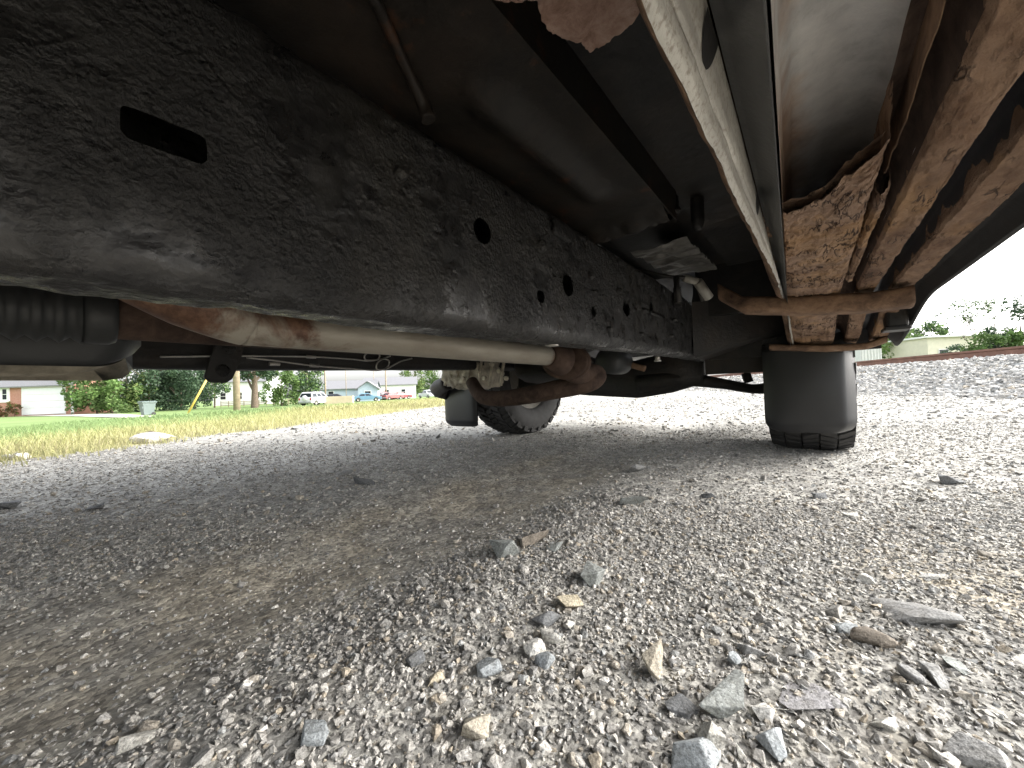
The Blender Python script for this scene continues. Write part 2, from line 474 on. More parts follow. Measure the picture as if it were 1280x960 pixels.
def m_attr(name, rough=0.7, spec=0.3, trans=0.0):
    n = NT(name); at = n.n('ShaderNodeAttribute', attribute_name='Col'); n.base(at.outputs['Color']); n.set(rough, 0, spec)
    if trans: 
        tr = n.n('ShaderNodeBsdfTranslucent'); n.l(at.outputs['Color'], tr.inputs['Color'])
        mx = n.n('ShaderNodeMixShader'); mx.inputs[0].default_value = trans
        out = n.t.nodes['Material Output']; n.l(n.b.outputs[0], mx.inputs[1]); n.l(tr.outputs[0], mx.inputs[2]); n.l(mx.outputs[0], out.inputs['Surface'])
    return n.m
M_leaf = m_attr('foliage', 0.6, 0.3, 0.3)
M_grass = m_attr('grass_blades', 0.6, 0.2, 0.3)
M_bark = m_simple('bark', (0.12, 0.09, 0.065), 0.9, 0, 0.4, 9, 0.01)
M_wood = m_simple('weathered_pole_wood', (0.3, 0.24, 0.17), 0.85, 0, 0.3, 6, 0.004)

# ------------------------------------------------------------------ ground sheet
def axis(lo, hi, step, far, g):
    mid = np.arange(lo, hi + step / 2, step); out = [mid]
    for sgn, e in ((-1, lo), (1, hi)):
        s = step; x = e; ex = []
        while abs(x) < far:
            s *= g; x += sgn * s; ex.append(x)
        out.append(np.array(ex))
    return np.sort(np.concatenate(out))
gx = axis(-1.3, 1.6, 0.0105, 1800, 1.075)
gy = axis(0.1, 1.8, 0.0105, 1800, 1.06)
X, Y = np.meshgrid(gx, gy, indexing='ij')
Z = height(X, Y)

def grass_edge(s):
    return -2.74 + 0.22 * (fbm(s * 0.5, s * 0 + 3.3, 0, 3, 21) - 0.5) + 0.18 * (fbm(s * 3.0, s * 0 + 1.3, 0, 2, 22) - 0.5)

def ground_color(x, y):
    L, s = LS(x, y); u, v = UV(x, y)
    nb = fbm(x * 2.5, y * 2.5, 0, 4, 31); nf = fbm(x * 11, y * 11, 0, 4, 33)
    c = np.array([0.365, 0.357, 0.343])[None, None] * (0.82 + 0.36 * nb[..., None])
    lane = sstep(-0.95, -0.82, u + 0.1 * (nb - .5)) * (1 - sstep(-0.56, -0.42, u + 0.14 * (nf - .5))) * (1 - sstep(1.05, 1.6, v + .8 * (nb - .5)))
    dirt = np.array([0.345, 0.315, 0.27])[None, None] * (0.75 + 0.5 * nf[..., None])
    lw = (lane * (0.55 + 0.45 * sstep(.35, .6, nf)))[..., None]
    c = c * (1 - lw) + dirt * lw
    tan = (sstep(-0.05, 0.12, u) * (1 - sstep(0.45, 1.1, v)) * sstep(0.42, 0.6, fbm(x * 5 + 7, y * 5, 0, 3, 37)) * 0.75)[..., None]
    c = c * (1 - tan) + np.array([0.4, 0.335, 0.235])[None, None] * tan
    al = np.zeros(x.shape)
    e = grass_edge(s)
    gr = sstep(0.0, 0.15, e - L)[..., None]
    far = sstep(3.0, 11, -L)[..., None]
    gc = np.array([0.34, 0.32, 0.14])[None, None] * (1 - far) + np.array([0.19, 0.27, 0.1])[None, None] * far
    c = c * (1 - gr) + gc * (0.75 + 0.5 * nf[..., None]) * gr
    al = al + gr[..., 0]
    ball = (sstep(4.4, 5.0, L) * (1 - sstep(12, 13, L)))[..., None]
    c = c * (1 - ball) + np.array([0.36, 0.36, 0.36])[None, None] * ball
    rg = sstep(12, 14, L)[..., None]
    c = c * (1 - rg) + np.array([0.1, 0.14, 0.045])[None, None] * rg
    al = np.maximum(al, rg[..., 0])
    return c, al
gc, ga = ground_color(X, Y)
me = grid_mesh('ground', np.stack([X, Y, Z], -1))
at = me.color_attributes.new('Col', 'FLOAT_COLOR', 'POINT')
cc = np.concatenate([gc, ga[..., None]], -1).reshape(-1, 4).astype(np.float32)
at.data.foreach_set('color', cc.ravel())
tag(link('ground', me, M_ground), 'grey gravel lot with a brown dirt wheel track', None, None, 'structure')

# ------------------------------------------------------------------ stones
def hull_stone(rng, npts, round_=0.0):
    while True:
        p = rng.normal(size=(npts, 3)); p /= np.linalg.norm(p, axis=1)[:, None]
        p *= (0.72 + 0.28 * rng.random((npts, 1))) if round_ < 0.5 else (0.93 + 0.07 * rng.random((npts, 1)))
        bm = bmesh.new()
        for q in p: bm.verts.new(q)
        r = bmesh.ops.convex_hull(bm, input=bm.verts)
        bmesh.ops.delete(bm, geom=list({g for g in r['geom_interior'] + r['geom_unused'] if isinstance(g, bmesh.types.BMVert)}), context='VERTS')
        bmesh.ops.triangulate(bm, faces=bm.faces[:])
        bm.verts.index_update()
        V = np.array([v.co[:] for v in bm.verts]); F = np.array([[v.index for v in f.verts] for f in bm.faces]); bm.free()
        if len(F) >= 6: break
    V -= (V.max(0) + V.min(0)) / 2; V /= np.abs(V).max(0)[None]
    return V, F

def variants(n, npts, seed, rnd=0.0):
    r = np.random.default_rng(seed); return [hull_stone(r, npts, rnd) for _ in range(n)]
VAR_HI = variants(14, 11, 1) + variants(6, 14, 2, 1.0)
VAR_MID = variants(12, 9, 3)
VAR_LO = variants(8, 6, 4)

def stone_colors(n, rng, warm=0.2):
    pal = np.array([[0.42, 0.412, 0.398], [0.34, 0.335, 0.325], [0.26, 0.26, 0.258], [0.52, 0.51, 0.49], [0.40, 0.372, 0.33], [0.30, 0.31, 0.315], [0.42, 0.375, 0.31], [0.62, 0.61, 0.59], [0.2, 0.202, 0.205]])
    w = np.array([.24, .24, .12, .13, .09, .08, .04, .05, .04]); w[[4, 6]] *= 5 * warm; w /= w.sum()
    c = pal[rng.choice(len(pal), n, p=w)]
    return np.clip(c * (0.82 + 0.36 * rng.random((n, 1))) * np.array([1.015, 1.0, 0.972]), 0, 0.75)

def merge_stones(xy, size, var, rng, sink=0.3, cols=None, zfun=height, flat=(0.55, 0.95)):
    n = len(xy); VV, FF, CC = [], [], []; off = 0
    kind = rng.integers(0, len(var), n)
    z = zfun(xy[:, 0], xy[:, 1])
    if cols is None: cols = stone_colors(n, rng)
    q = rng.normal(size=(n, 4)); q /= np.linalg.norm(q, axis=1)[:, None]
    w, x, y, zz = q.T
    Rm = np.stack([1 - 2 * (y * y + zz * zz), 2 * (x * y - zz * w), 2 * (x * zz + y * w), 2 * (x * y + zz * w), 1 - 2 * (x * x + zz * zz), 2 * (y * zz - x * w), 2 * (x * zz - y * w), 2 * (y * zz + x * w), 1 - 2 * (x * x + y * y)], -1).reshape(n, 3, 3)
    fl = flat[0] + (flat[1] - flat[0]) * rng.random(n)
    el = 0.75 + 0.5 * rng.random(n); th = rng.random(n) * PI
    for k, (V, F) in enumerate(var):
        i = np.where(kind == k)[0]
        if not len(i): continue
        P = np.einsum('nij,vj->nvi', Rm[i], V)
        P[:, :, 2] *= fl[i][:, None]
        c, s = np.cos(th[i])[:, None], np.sin(th[i])[:, None]
        a = P[:, :, 0] * el[i][:, None]; b = P[:, :, 1].copy()
        P[:, :, 0] = a * c - b * s; P[:, :, 1] = a * s + b * c
        P *= (size[i] / 2)[:, None, None]
        P[:, :, 0] += xy[i, 0][:, None]; P[:, :, 1] += xy[i, 1][:, None]
        P[:, :, 2] += (z[i] + size[i] * fl[i] * (0.5 - sink))[:, None]
        m = len(V)
        VV.append(P.reshape(-1, 3)); CC.append(np.repeat(cols[i], m, 0))
        FF.append((F[None] + (np.arange(len(i)) * m)[:, None, None] + off).reshape(-1, 3)); off += m * len(i)
    return np.concatenate(VV), np.concatenate(FF), np.concatenate(CC)

def in_view(x, y, margin=0.12):
    return np.abs(x) < (1.36 + margin) * y + 0.12

parts = []
def add_band(n, y0, y1, smin, smean, smax, var, fn, rng, sink=0.3, warm=0.2):
    # uniform in area of the trapezoid seen by the lens (a little wider, so it holds from the side too)
    y = np.sqrt(y0 ** 2 + (y1 ** 2 - y0 ** 2) * rng.random(n)); x = (rng.random(n) * 2 - 1) * (1.85 * y + 0.6)
    keep = rng.random(n) < fn(x, y) * (1 - sstep(1.42 * y + .1, 1.8 * y + .55, np.abs(x))) * (1 - sstep(y1 * .72, y1, y)) * (sstep(y0 * .8, y0 * 1.35, y) if y0 > .3 else 1)
    x, y = x[keep], y[keep]
    sz = np.clip(smean * np.exp(rng.normal(size=len(x)) * 0.38), smin, smax)
    parts.append(merge_stones(np.stack([x, y], -1), sz, var, rng, sink, stone_colors(len(x), rng, warm)))

def loose(x, y):
    u, v = UV(x, y); L, s = LS(x, y)
    nb = fbm(x * 2.5, y * 2.5, 0, 4, 31); nf = fbm(x * 11, y * 11, 0, 4, 33)
    lane = sstep(-0.95, -0.82, u + 0.1 * (nb - .5)) * (1 - sstep(-0.56, -0.42, u + 0.14 * (nf - .5))) * (1 - sstep(1.05, 1.6, v + .8 * (nb - .5)))
    tan = sstep(-0.05, 0.12, u) * (1 - sstep(0.45, 1.1, v)) * sstep(0.42, 0.6, fbm(x * 5 + 7, y * 5, 0, 3, 37))
    g = (L > grass_edge(s) - 0.05) & (L < 4.8)
    return np.clip(1 - 0.86 * lane - 0.35 * tan, 0.04, 1) * g
def loose_big(x, y):
    u, v = UV(x, y)
    return loose(x, y) * (0.35 + 0.65 * np.exp(-((u + 0.2) / 0.28) ** 2) * (1 - sstep(.7, 1.2, v)))
r1 = np.random.default_rng(101)
add_band(80000, 0.16, 1.05, 0.003, 0.0047, 0.0105, VAR_HI, loose_big, r1, 0.36)
add_band(120000, 0.16, 0.95, 0.0018, 0.0030, 0.005, VAR_LO, loose, r1, 0.24)
add_band(84000, 0.68, 2.6, 0.004, 0.0050, 0.014, VAR_LO, loose, r1, 0.34)
add_band(44000, 1.9, 8.5, 0.008, 0.014, 0.04, VAR_LO, loose, r1, 0.4)
add_band(8000, 6.0, 24.0, 0.02, 0.035, 0.08, VAR_LO, loose, r1, 0.35)
V = []; F = []; C = []; o = 0
for a, b, c in parts:
    V.append(a); F.append(b + o); C.append(c); o += len(a)
tag(link('gravel', mesh_np('gravel', np.concatenate(V), np.concatenate(F), False, np.concatenate(C)), M_stone), 'loose crushed grey gravel covering the lot', None, None, 'stuff')

# ballast of the railway bank
rb = np.random.default_rng(55)
def bank(n, s0, s1, size):
    s = s0 + (s1 - s0) * rb.random(n) ** 1.25; L = 4.45 + 3.6 * rb.random(n)
    keep = rb.random(n) < sstep(4.2, 5.6, L) + 0.08
    s, L = s[keep], L[keep]
    x = 0.985 * L + 0.171 * s; y = -0.171 * L + 0.985 * s
    sz = np.clip(size * np.exp(rb.normal(size=len(x)) * 0.3), 0.02, 0.1); var = VAR_MID if s1 < 20 else VAR_LO
    c = np.clip(stone_colors(len(x), rb, 0.1) * np.array([1.2, 1.21, 1.23]), 0, .7)
    return merge_stones(np.stack([x, y], -1), sz, var, rb, 0.25, c)
bs = [bank(18000, 2.0, 14, 0.047), bank(8000, 14, 45, 0.07)]
o = len(bs[0][0])
tag(link('ballast_stones', mesh_np('ballast_stones', np.concatenate([bs[0][0], bs[1][0]]), np.concatenate([bs[0][1], bs[1][1] + o]), False, np.concatenate([bs[0][2], bs[1][2]])), M_stone), 'grey railway ballast stones on the track bank', None, None, 'stuff')

# ------------------------------------------------------------------ single stones that stand out
def rock_mesh(name, npts, seed, dims, color, chips=0, sharp=True):
    rng = np.random.default_rng(seed)
    V, F = hull_stone(rng, npts, 0.0 if sharp else 1.0)
    bm = bmesh.new()
    vs_ = [bm.verts.new(v) for v in V]
    for f in F: bm.faces.new([vs_[i] for i in f])
    bmesh.ops.dissolve_limit(bm, angle_limit=R(14), verts=bm.verts[:], edges=bm.edges[:])
    bmesh.ops.bevel(bm, geom=bm.edges[:], offset=0.07 if sharp else 0.2, segments=2, profile=0.6, affect='EDGES')
    bmesh.ops.triangulate(bm, faces=bm.faces[:])
    bmesh.ops.subdivide_edges(bm, edges=[e for e in bm.edges if e.calc_length() > 0.35], cuts=1, use_grid_fill=True)
    bmesh.ops.triangulate(bm, faces=bm.faces[:])
    bmesh.ops.remove_doubles(bm, verts=bm.verts[:], dist=0.002)
    P = np.array([v.co[:] for v in bm.verts])
    d = 1 + 0.10 * (fbm(P[:, 0] * 3 + seed, P[:, 1] * 3, P[:, 2] * 3, 3, seed) - 0.5)
    for v, k in zip(bm.verts, d): v.co *= k
    bm.verts.index_update()
    V = np.array([v.co[:] for v in bm.verts]) * (np.array(dims) / 2); F = np.array([[v.index for v in f.verts] for f in bm.faces]); bm.free()
    return mesh_np(name, V, F, False, np.array(color))

GRN = (0.27, 0.285, 0.275); BLU = (0.33, 0.355, 0.37); PAL = (0.5, 0.49, 0.455); TAN = (0.4, 0.365, 0.3); DRK = (0.17, 0.175, 0.18); MIDG = (0.29, 0.29, 0.285); BRN = (0.2, 0.175, 0.145); WHT = (0.6, 0.59, 0.56); CRM = (0.55, 0.49, 0.37); PUR = (0.285, 0.28, 0.288)
# px, py, width px, depth/width, height/width, colour, sunk part, turn, hull points, label
BIGSTONES = [
 (903, 884, 84, .6, .42, GRN, .2, 12, 8, 'largest angular grey-green slab of rock in the front gravel'),
 (816, 838, 40, .7, .95, TAN, .2, 70, 7, 'pale wedge of stone standing on its point beside a small hole'),
 (884, 925, 32, .9, .95, PAL, .25, 10, 10, 'pale blocky stone standing just in front of the largest slab'),
 (872, 955, 64, .8, .6, BLU, .25, 40, 12, 'blue-grey speckled rock cut off by the lower picture edge'),
 (962, 932, 44, .8, .7, BLU, .3, 60, 11, 'pale blue-grey lump right of the largest slab at the bottom'),
 (954, 897, 28, .9, .8, WHT, .3, 15, 10, 'small white block of stone touching the right tip of the largest slab'),
 (928, 944, 26, .6, .6, PAL, .3, 80, 9, 'narrow grey chip between the speckled rock and pale lump'),
 (852, 886, 36, .9, .35, DRK, .45, 30, 10, 'dark flat stone half buried left of the largest slab'),
 (940, 816, 38, .7, .5, MIDG, .35, -30, 7, 'triangular grey shard pointing up behind the largest slab'),
 (920, 828, 20, .9, .7, BLU, .3, 10, 10, 'small blue-grey cube-like stone left of the triangular shard'),
 (1010, 872, 74, .9, .12, PUR, .6, 25, 12, 'flat purple-grey slab almost buried right of the largest rock'),
 (1145, 766, 76, 1.05, .3, MIDG, .45, -25, 11, 'wide flat grey slab lying in tan sand on the right'),
 (1093, 804, 48, .65, .45, BRN, .3, -20, 16, 'dark brownish oval stone in front of the wide flat slab'),
 (1058, 788, 26, .7, .5, BLU, .3, 0, 12, 'small bluish stone at the left end of the brown oval stone'),
 (1167, 848, 36, .95, .65, MIDG, .35, 30, 9, 'grey square-edged stone in tan sand below the wide flat slab'),
 (1195, 832, 34, .7, .3, GRN, .45, 50, 9, 'low dark grey stone behind the square-edged one on the right'),
 (1225, 952, 66, .8, .5, MIDG, .3, -20, 12, 'smooth grey rock at the lower right corner of the gravel'),
 (1110, 908, 36, .5, .45, PAL, .4, 10, 12, 'long pale pebble lying flat right of the tan patch'),
 (742, 730, 32, .8, .8, GRN, .25, 60, 9, 'greenish grey angular stone alone in fine gravel at the centre'),
 (632, 692, 34, .9, .75, GRN, .25, 20, 9, 'dark green-grey stone at the edge of the brown dirt track'),
 (668, 676, 40, .9, .5, BRN, .3, 15, 10, 'brownish lump just behind the dark green-grey stone'),
 (693, 686, 24, .9, .5, GRN, .35, 70, 9, 'greenish chip right of the brownish lump near the dirt track'),
 (682, 778, 34, .8, .6, DRK, .3, 0, 12, 'dark bluish stone on top of the pale pebble cluster'),
 (712, 762, 32, .7, .7, CRM, .25, -30, 9, 'cream coloured stone with a tan underside at the centre'),
 (670, 815, 28, .85, .75, WHT, .25, 0, 18, 'round white pebble, brightest of the pale cluster'),
 (690, 800, 30, .7, .6, PAL, .25, -15, 16, 'oval pale grey pebble behind the round white pebble'),
 (682, 830, 24, .9, .7, BLU, .25, 20, 14, 'blue-grey pebble in front of the round white pebble'),
 (712, 785, 20, .9, .7, PAL, .25, 20, 14, 'small pale pebble below the cream coloured stone'),
 (612, 838, 32, .8, .6, BLU, .3, 25, 12, 'blue-white speckled stone left of the pale pebble cluster'),
 (595, 915, 36, .9, .85, TAN, .25, 10, 12, 'tan upright lump of stone near the lower picture edge'),
 (393, 924, 36, .8, .55, BLU, .25, -10, 11, 'pale blue flat-topped stone alone in the lower left gravel'),
 (168, 930, 38, .8, .5, PAL, .3, 30, 11, 'pale stone at the lower left where gravel meets dirt'),
 (520, 826, 24, .9, .6, DRK, .3, 30, 12, 'dark slate-coloured stone among white gravel left of centre'),
 (545, 850, 20, .9, .7, CRM, .3, 30, 14, 'small yellowish pebble in front of the dark slate stone'),
 (790, 630, 36, .8, .5, GRN, .25, 10, 9, 'grey-green stone on fine gravel in the truck shadow'),
 (796, 589, 22, .9, .6, MIDG, .25, 40, 9, 'small upright grey stone behind the grey-green one'),
 (886, 622, 14, .9, .6, DRK, .2, 10, 9, 'small dark stone alone on pale compacted gravel'),
 (1022, 622, 16, .9, .5, DRK, .2, 10, 9, 'small black stone in front of the right front tyre'),
 (1186, 604, 34, .7, .4, DRK, .2, 0, 9, 'dark grey rock with a pale foot on the open gravel at right'),
 (1063, 646, 16, .8, .5, WHT, .25, 0, 12, 'small white pebble on open gravel below the right tyre'),
 (455, 605, 32, .7, .42, DRK, .2, -10, 9, 'dark flat rock at the shadow edge left of the front wheel'),
 (432, 594, 18, .8, .4, MIDG, .2, 30, 9, 'small grey rock behind the dark flat rock in shadow'),
 (118, 637, 18, .8, .45, DRK, .2, 30, 9, 'dark stone on bright gravel toward the grass at left'),
 (8, 636, 22, .8, .5, DRK, .2, 30, 9, 'dark stone at the left picture edge on bright gravel'),
 (1166, 722, 30, .6, .25, WHT, .3, -10, 12, 'flat whitish stone behind the wide flat slab at right'),
 (1085, 728, 20, .9, .6, PAL, .3, 20, 10, 'small pale angular stone left behind the wide flat slab'),
]
for k, (px, py, w, dw, hw, colr, sink, turn, npt, lab) in enumerate(BIGSTONES):
    x, y, t = G(px, py)
    W = w * t * 1.02 / FPX
    jit = np.array(colr) * (0.9 + 0.2 * random.random())
    me = rock_mesh('stone', npt, 300 + k, (W * 1.08, W * dw * .95, W * hw), jit, sharp=npt < 14)
    o = link('stone', me, M_stone, None, (x, y, float(height(x, y)) + W * hw * (0.5 - sink)), (R(random.uniform(-8, 8)), R(random.uniform(-8, 8)), R(turn)))
    tag(o, lab, 'stone', 'stones lying on the gravel lot')

# plainer stones, repeated from a few meshes
pr = np.random.default_rng(77)
plain = []; PC = []
for k in range(12):
    c = stone_colors(1, pr, 0.25)[0]; PC.append(c)
    plain.append(rock_mesh('stone', int(pr.integers(9, 17)), 500 + k, (1, .85, .62), c, sharp=k % 3 > 0))
def plain_label(c, x, y):
    l = sum(c) / 3; w = c[0] - c[2]
    tone = 'tan' if w > .055 else 'whitish' if l > .47 else 'pale grey' if l > .36 else 'mid-grey' if l > .28 else 'dark grey'
    u, v = UV(x, y)
    where = 'in the brown dirt wheel track' if -.9 < u < -.5 else 'on the loose gravel ridge beside the wheel track' if u < -.12 else 'in the sandy gravel near the largest rocks' if v < .55 else 'on the packed gravel toward the right front tyre'
    if u < -.9: where = 'on the open gravel toward the grass'
    return 'small plain %s stone lying loose %s' % (tone, where)
plain_cols = []
cnt = 0
while cnt < 235:
    y = math.sqrt(0.07 + (1.5 - 0.07) * pr.random() ** 1.6); x = (pr.random() * 2 - 1) * 1.3 * y
    if float(loose_big(np.array([x]), np.array([y]))[0]) * 0.9 + 0.1 < pr.random(): continue
    S = float(np.clip(0.0108 * math.exp(pr.normal() * 0.28) * (0.75 + 0.55 * y), 0.010, 0.04))
    kk = int(pr.integers(0, 12)); o = link('stone', plain[kk], M_stone, None, (x, y, float(height(x, y)) + S * 0.16), (pr.random() * 0.5, pr.random() * 0.5, pr.random() * 6.28))
    o.scale = (S, S * (0.7 + 0.5 * pr.random()), S * (0.7 + 0.5 * pr.random()))
    lab = plain_label(PC[kk], x, y); tag(o, lab, 'stone', lab.replace('stone', 'stones'))
    cnt += 1
for px, py, w, lab in [(190, 553, 42, 'large pale boulder bedded in the yellow grass edge'), (22, 574, 26, 'low pale rock in dry grass at the far left')]:
    x, y, t = G(px, py); W = w * t / FPX
    me = rock_mesh('boulder', 16, 900 + px, (W * 1.15, W * .8, W * .42), (0.6, 0.57, 0.5), sharp=False)
    tag(link('boulder', me, M_stone, None, (x, y, float(height(x, y)) + W * 0.1)), lab, 'boulder')
# ------------------------------------------------------------------ the pickup truck (x right, y forward; its right front wheel stands ahead of the camera)
truck = tag(link('pickup_truck', None, None, None, (0, 0, 0), (0, 0, -YAW)), 'dark pickup truck with rusted rocker and black undercoated frame seen from below', 'pickup truck')
def part(name, me, mat, parent=truck, **k): return link(name, me, mat, parent, **k)
def vaxis(lo, hi, breaks):
    out = [lo]; 
    while out[-1] < hi:
        v = out[-1]; st = breaks[-1][1]
        for b, s in breaks:
            if v < b: st = s; break
        out.append(v + st)
    return np.array(out)

# ---- frame rails: hollow box section, lumpy undercoat, punched holes in the outer face
def rail_profile(uo, ui, z0, z1, r, step):
    P = []
    def seg(a, b):
        n = max(1, int(math.hypot(b[0] - a[0], b[1] - a[1]) / step))
        for i in range(n): P.append((a[0] + (b[0] - a[0]) * i / n, a[1] + (b[1] - a[1]) * i / n))
    sg = 1 if uo > ui else -1
    def arc(cx, cz, a0, a1):
        n = max(3, int(r * 1.57 / step))
        for i in range(n):
            a = a0 + (a1 - a0) * i / n; P.append((cx + sg * r * math.cos(a), cz + r * math.sin(a)))
    seg((uo, z1 - r), (uo, z0 + r)); arc(uo - sg * r, z0 + r, 0, -PI / 2)
    seg((uo - sg * r, z0), (ui + sg * r, z0)); arc(ui + sg * r, z0 + r, -PI / 2, -PI)
    seg((ui, z0 + r), (ui, z1 - r)); arc(ui + sg * r, z1 - r, PI, PI / 2)
    seg((ui + sg * r, z1), (uo - sg * r, z1)); arc(uo - sg * r, z1 - r, PI / 2, 0)
    return np.array(P)
RU, RI, RZ0, RZ1 = -0.32, -0.392, 0.343, 0.56
def rail(uo, ui, vs_, step, holes, lump):
    prof = rail_profile(uo, ui, RZ0, RZ1, 0.02, step)
    n = len(prof); m = len(vs_)
    U = np.repeat(prof[None, :, 0], m, 0); ZZ = np.repeat(prof[None, :, 1], m, 0); VV = np.repeat(vs_[:, None], n, 1)
    # drop of the lower edge toward the front, as the box tapers
    ZZ = ZZ + 0.02 * sstep(0.2, 1.4, VV) * (ZZ < (RZ0 + RZ1) / 2)
    h = fbm(VV * 46, ZZ * 58, U * 58, 4, 71, 0.65) - 0.5
    h2 = fbm(VV * 9, ZZ * 12, U * 12, 3, 72) - 0.5
    patch = sstep(0.42, 0.6, fbm(VV * 5, ZZ * 6, U * 6, 3, 73))
    d = lump * (h * (0.2 + 1.0 * patch) + 1.2 * h2)
    sg = 1 if uo > ui else -1
    N = np.gradient(np.stack([U, ZZ], -1), axis=1); N = np.stack([-N[..., 1], N[..., 0]], -1); N /= np.linalg.norm(N, axis=-1)[..., None] + 1e-9
    if sg < 0: N = -N
    if np.mean(N[:, :5, 0]) * sg < 0: N = -N
    keep = np.ones((m - 1, n), bool)
    outer = np.abs(U - uo) < 0.001
    V0, Z0 = VV.copy(), ZZ.copy()
    for (hv, hz, a, b, pw) in holes:
        q = (np.abs((VV - hv) / a) ** pw + np.abs((ZZ - hz) / b) ** pw) ** (1 / pw)
        near = outer & (q > 0.6) & (q < 1.0) & (q > 1e-6)
        V0[near] = hv + (VV[near] - hv) / q[near]; Z0[near] = hz + (ZZ[near] - hz) / q[near]
        ins = outer & (q < 1.0)
        ring = outer & (q < 1.9); d[ring] *= np.clip((q[ring] - 0.9), 0.1, 1)
        all4 = ins & np.roll(ins, -1, 1)
        keep &= ~(all4[:-1] & all4[1:] )
    U = U + N[..., 0] * d; ZF = Z0 + N[..., 1] * d
    P = np.stack([U, V0, ZF], -1)
    return grid_mesh('frame_rail', P, keep, True, True)
def hz_(px, py):
    q = T(px, py, u=RU); return q.y, q.z
HOL = []
for px, py, a, b, pw in [(208, 171, .021, .0102, 7), (603, 289, .016, .016, 2), (710, 357, .018, .018, 2), (783, 386, .02, .017, 2), (814, 385, .014, .011, 2), (742, 390, .011, .010, 2), (676, 371, .011, .010, 2)]:
    v_, z_ = hz_(px, py); HOL.append((v_, z_, a, b, pw))
vs_r = vaxis(-0.12, 1.95, [(0.8, 0.0028), (1.3, 0.004), (9, 0.008)])
vs_r = np.concatenate([np.arange(-2.2, -0.13, 0.06), vs_r, np.arange(1.98, 2.6, 0.04)])
part('frame_rail', rail(RU, RI, vs_r, 0.0034, HOL, 0.005), M_frame)
part('frame_rail', rail(-1.16, -1.09, np.arange(-2.2, 2.6, 0.02), 0.012, [], 0.003), M_dark)
mb = MB()   # bolt heads, plugs and a wire along the right rail
for px, py, r in [(500, 218, .008), (676, 308, .011), (738, 345, .008), (772, 364, .007), (760, 412, .007), (800, 418, .006), (838, 420, .006), (880, 412, .008), (842, 400, .006)]:
    v_, z_ = hz_(px, py)
    mb.lathe([(0, .009), (r * .6, .009), (r * .9, .004), (r, -.002)], 12, Matrix.Translation((RU, v_, z_)))
part('plug', mb.mesh('plug'), M_frame)
mb = MB()
for px, py in [(690, 428), (822, 449)]:
    q = T(px, py, Z=.352); mb.tube([q + Vector((0, 0, .012)), q + Vector((0, 0, -.004))], .008, 8); mb.tube([q + Vector((0, 0, -.003)), q + Vector((0, 0, -.007))], .012, 6)
part('frame_bolt', mb.mesh('frame_bolt'), M_wire)
mb = MB()
q = T(700, 290, u=RU); mb.box(RU - .002, RU + .008, q.y - .028, q.y + .03, q.z - .012, q.z + .013, None, .004)
part('rail_bracket', mb.mesh('rail_bracket'), M_frame); mb = MB()
q = T(842, 372, u=RU); mb.box(RU, RU + .022, q.y - .006, q.y + .008, q.z - .03, q.z + .03, None, .003)
part('rail_bracket', mb.mesh('rail_bracket'), M_frame)
mb = MB()

# ---- cab floor (all above the rails)
FZ = 0.60
def sheet(name, us, vs_, zf, mat, thick=0.0, jitter=None, col=None):
    U, V = np.meshgrid(us, vs_, indexing='ij'); Z_ = zf(U, V)
    return part(name, grid_mesh(name, np.stack([U, V, Z_], -1)), mat)
def brown_z(U, V):
    rib = np.exp(-((U + 0.262) / 0.022) ** 2) * sstep(0.26, 0.32, V) * (1 - sstep(0.55, 0.62, V))
    front = sstep(0.66, 0.72, V)
    return 0.580 - 0.016 * rib + 0.004 * (fbm(U * 20, V * 12, 0, 3, 81) - .5) - 0.018 * front * (0.5 + fbm(U * 40, V * 40, 0, 3, 82)) + 0.05 * sstep(0.72, 0.78, V)
sheet('floor_pan', np.arange(-0.46, -0.186, 0.005), np.arange(-0.3, 0.785, 0.006), brown_z, M_floorbrown)
sheet('floor_pan', np.arange(-0.195, -0.05, 0.006), np.arange(-0.3, 1.36, 0.008), lambda U, V: 0.632 + 0.003 * (fbm(U * 20, V * 14, 0, 3, 83) - .5) - 0.014 * np.exp(-((V - .80 + .1 * U) / .015) ** 2) - 0.02 * np.exp(-((V - .89 + .2 * U) / .02) ** 2) * (U > -.19), M_floor)
mb = MB(); mb.box(-.192, -.1885, -.3, .76, .578, .635); part('floor_flange', mb.mesh('floor_flange'), M_floorbrown)
mb = MB(); mb.box(-1.66, -.45, -2.2, 1.5, .64, .66); mb.box(-.46, .19, -2.2, -.29, .62, .65); mb.box(-.46, -.055, .78, 1.5, .672, .69); mb.box(-.052, .177, -.3, 1.5, .665, .685); mb.box(-.42, -.19, .776, .784, .60, .69)
part('floor_pan', mb.mesh('floor_pan'), M_floor)
mb = MB()   # lumpy body mount lip across the floor
for px, py, r in [(815, 262, .016), (872, 268, .012)]:
    q = T(px, py, Z=.595)
    mb.lathe([(0, -.03), (r * .5, -.03), (r * .8, -.022), (r, -.01), (r, .03)], 14, Matrix.Translation(q) @ Matrix.Rotation(R(-90), 4, 'Y'))
mb.tube([T(728, 272, Z=.592), T(770, 275, Z=.59), T(815, 268, Z=.592), T(850, 262, Z=.595)], [.006, .009, .007, .005], 10, True, True, 4)
part('body_mount', mb.mesh('body_mount'), M_floor)
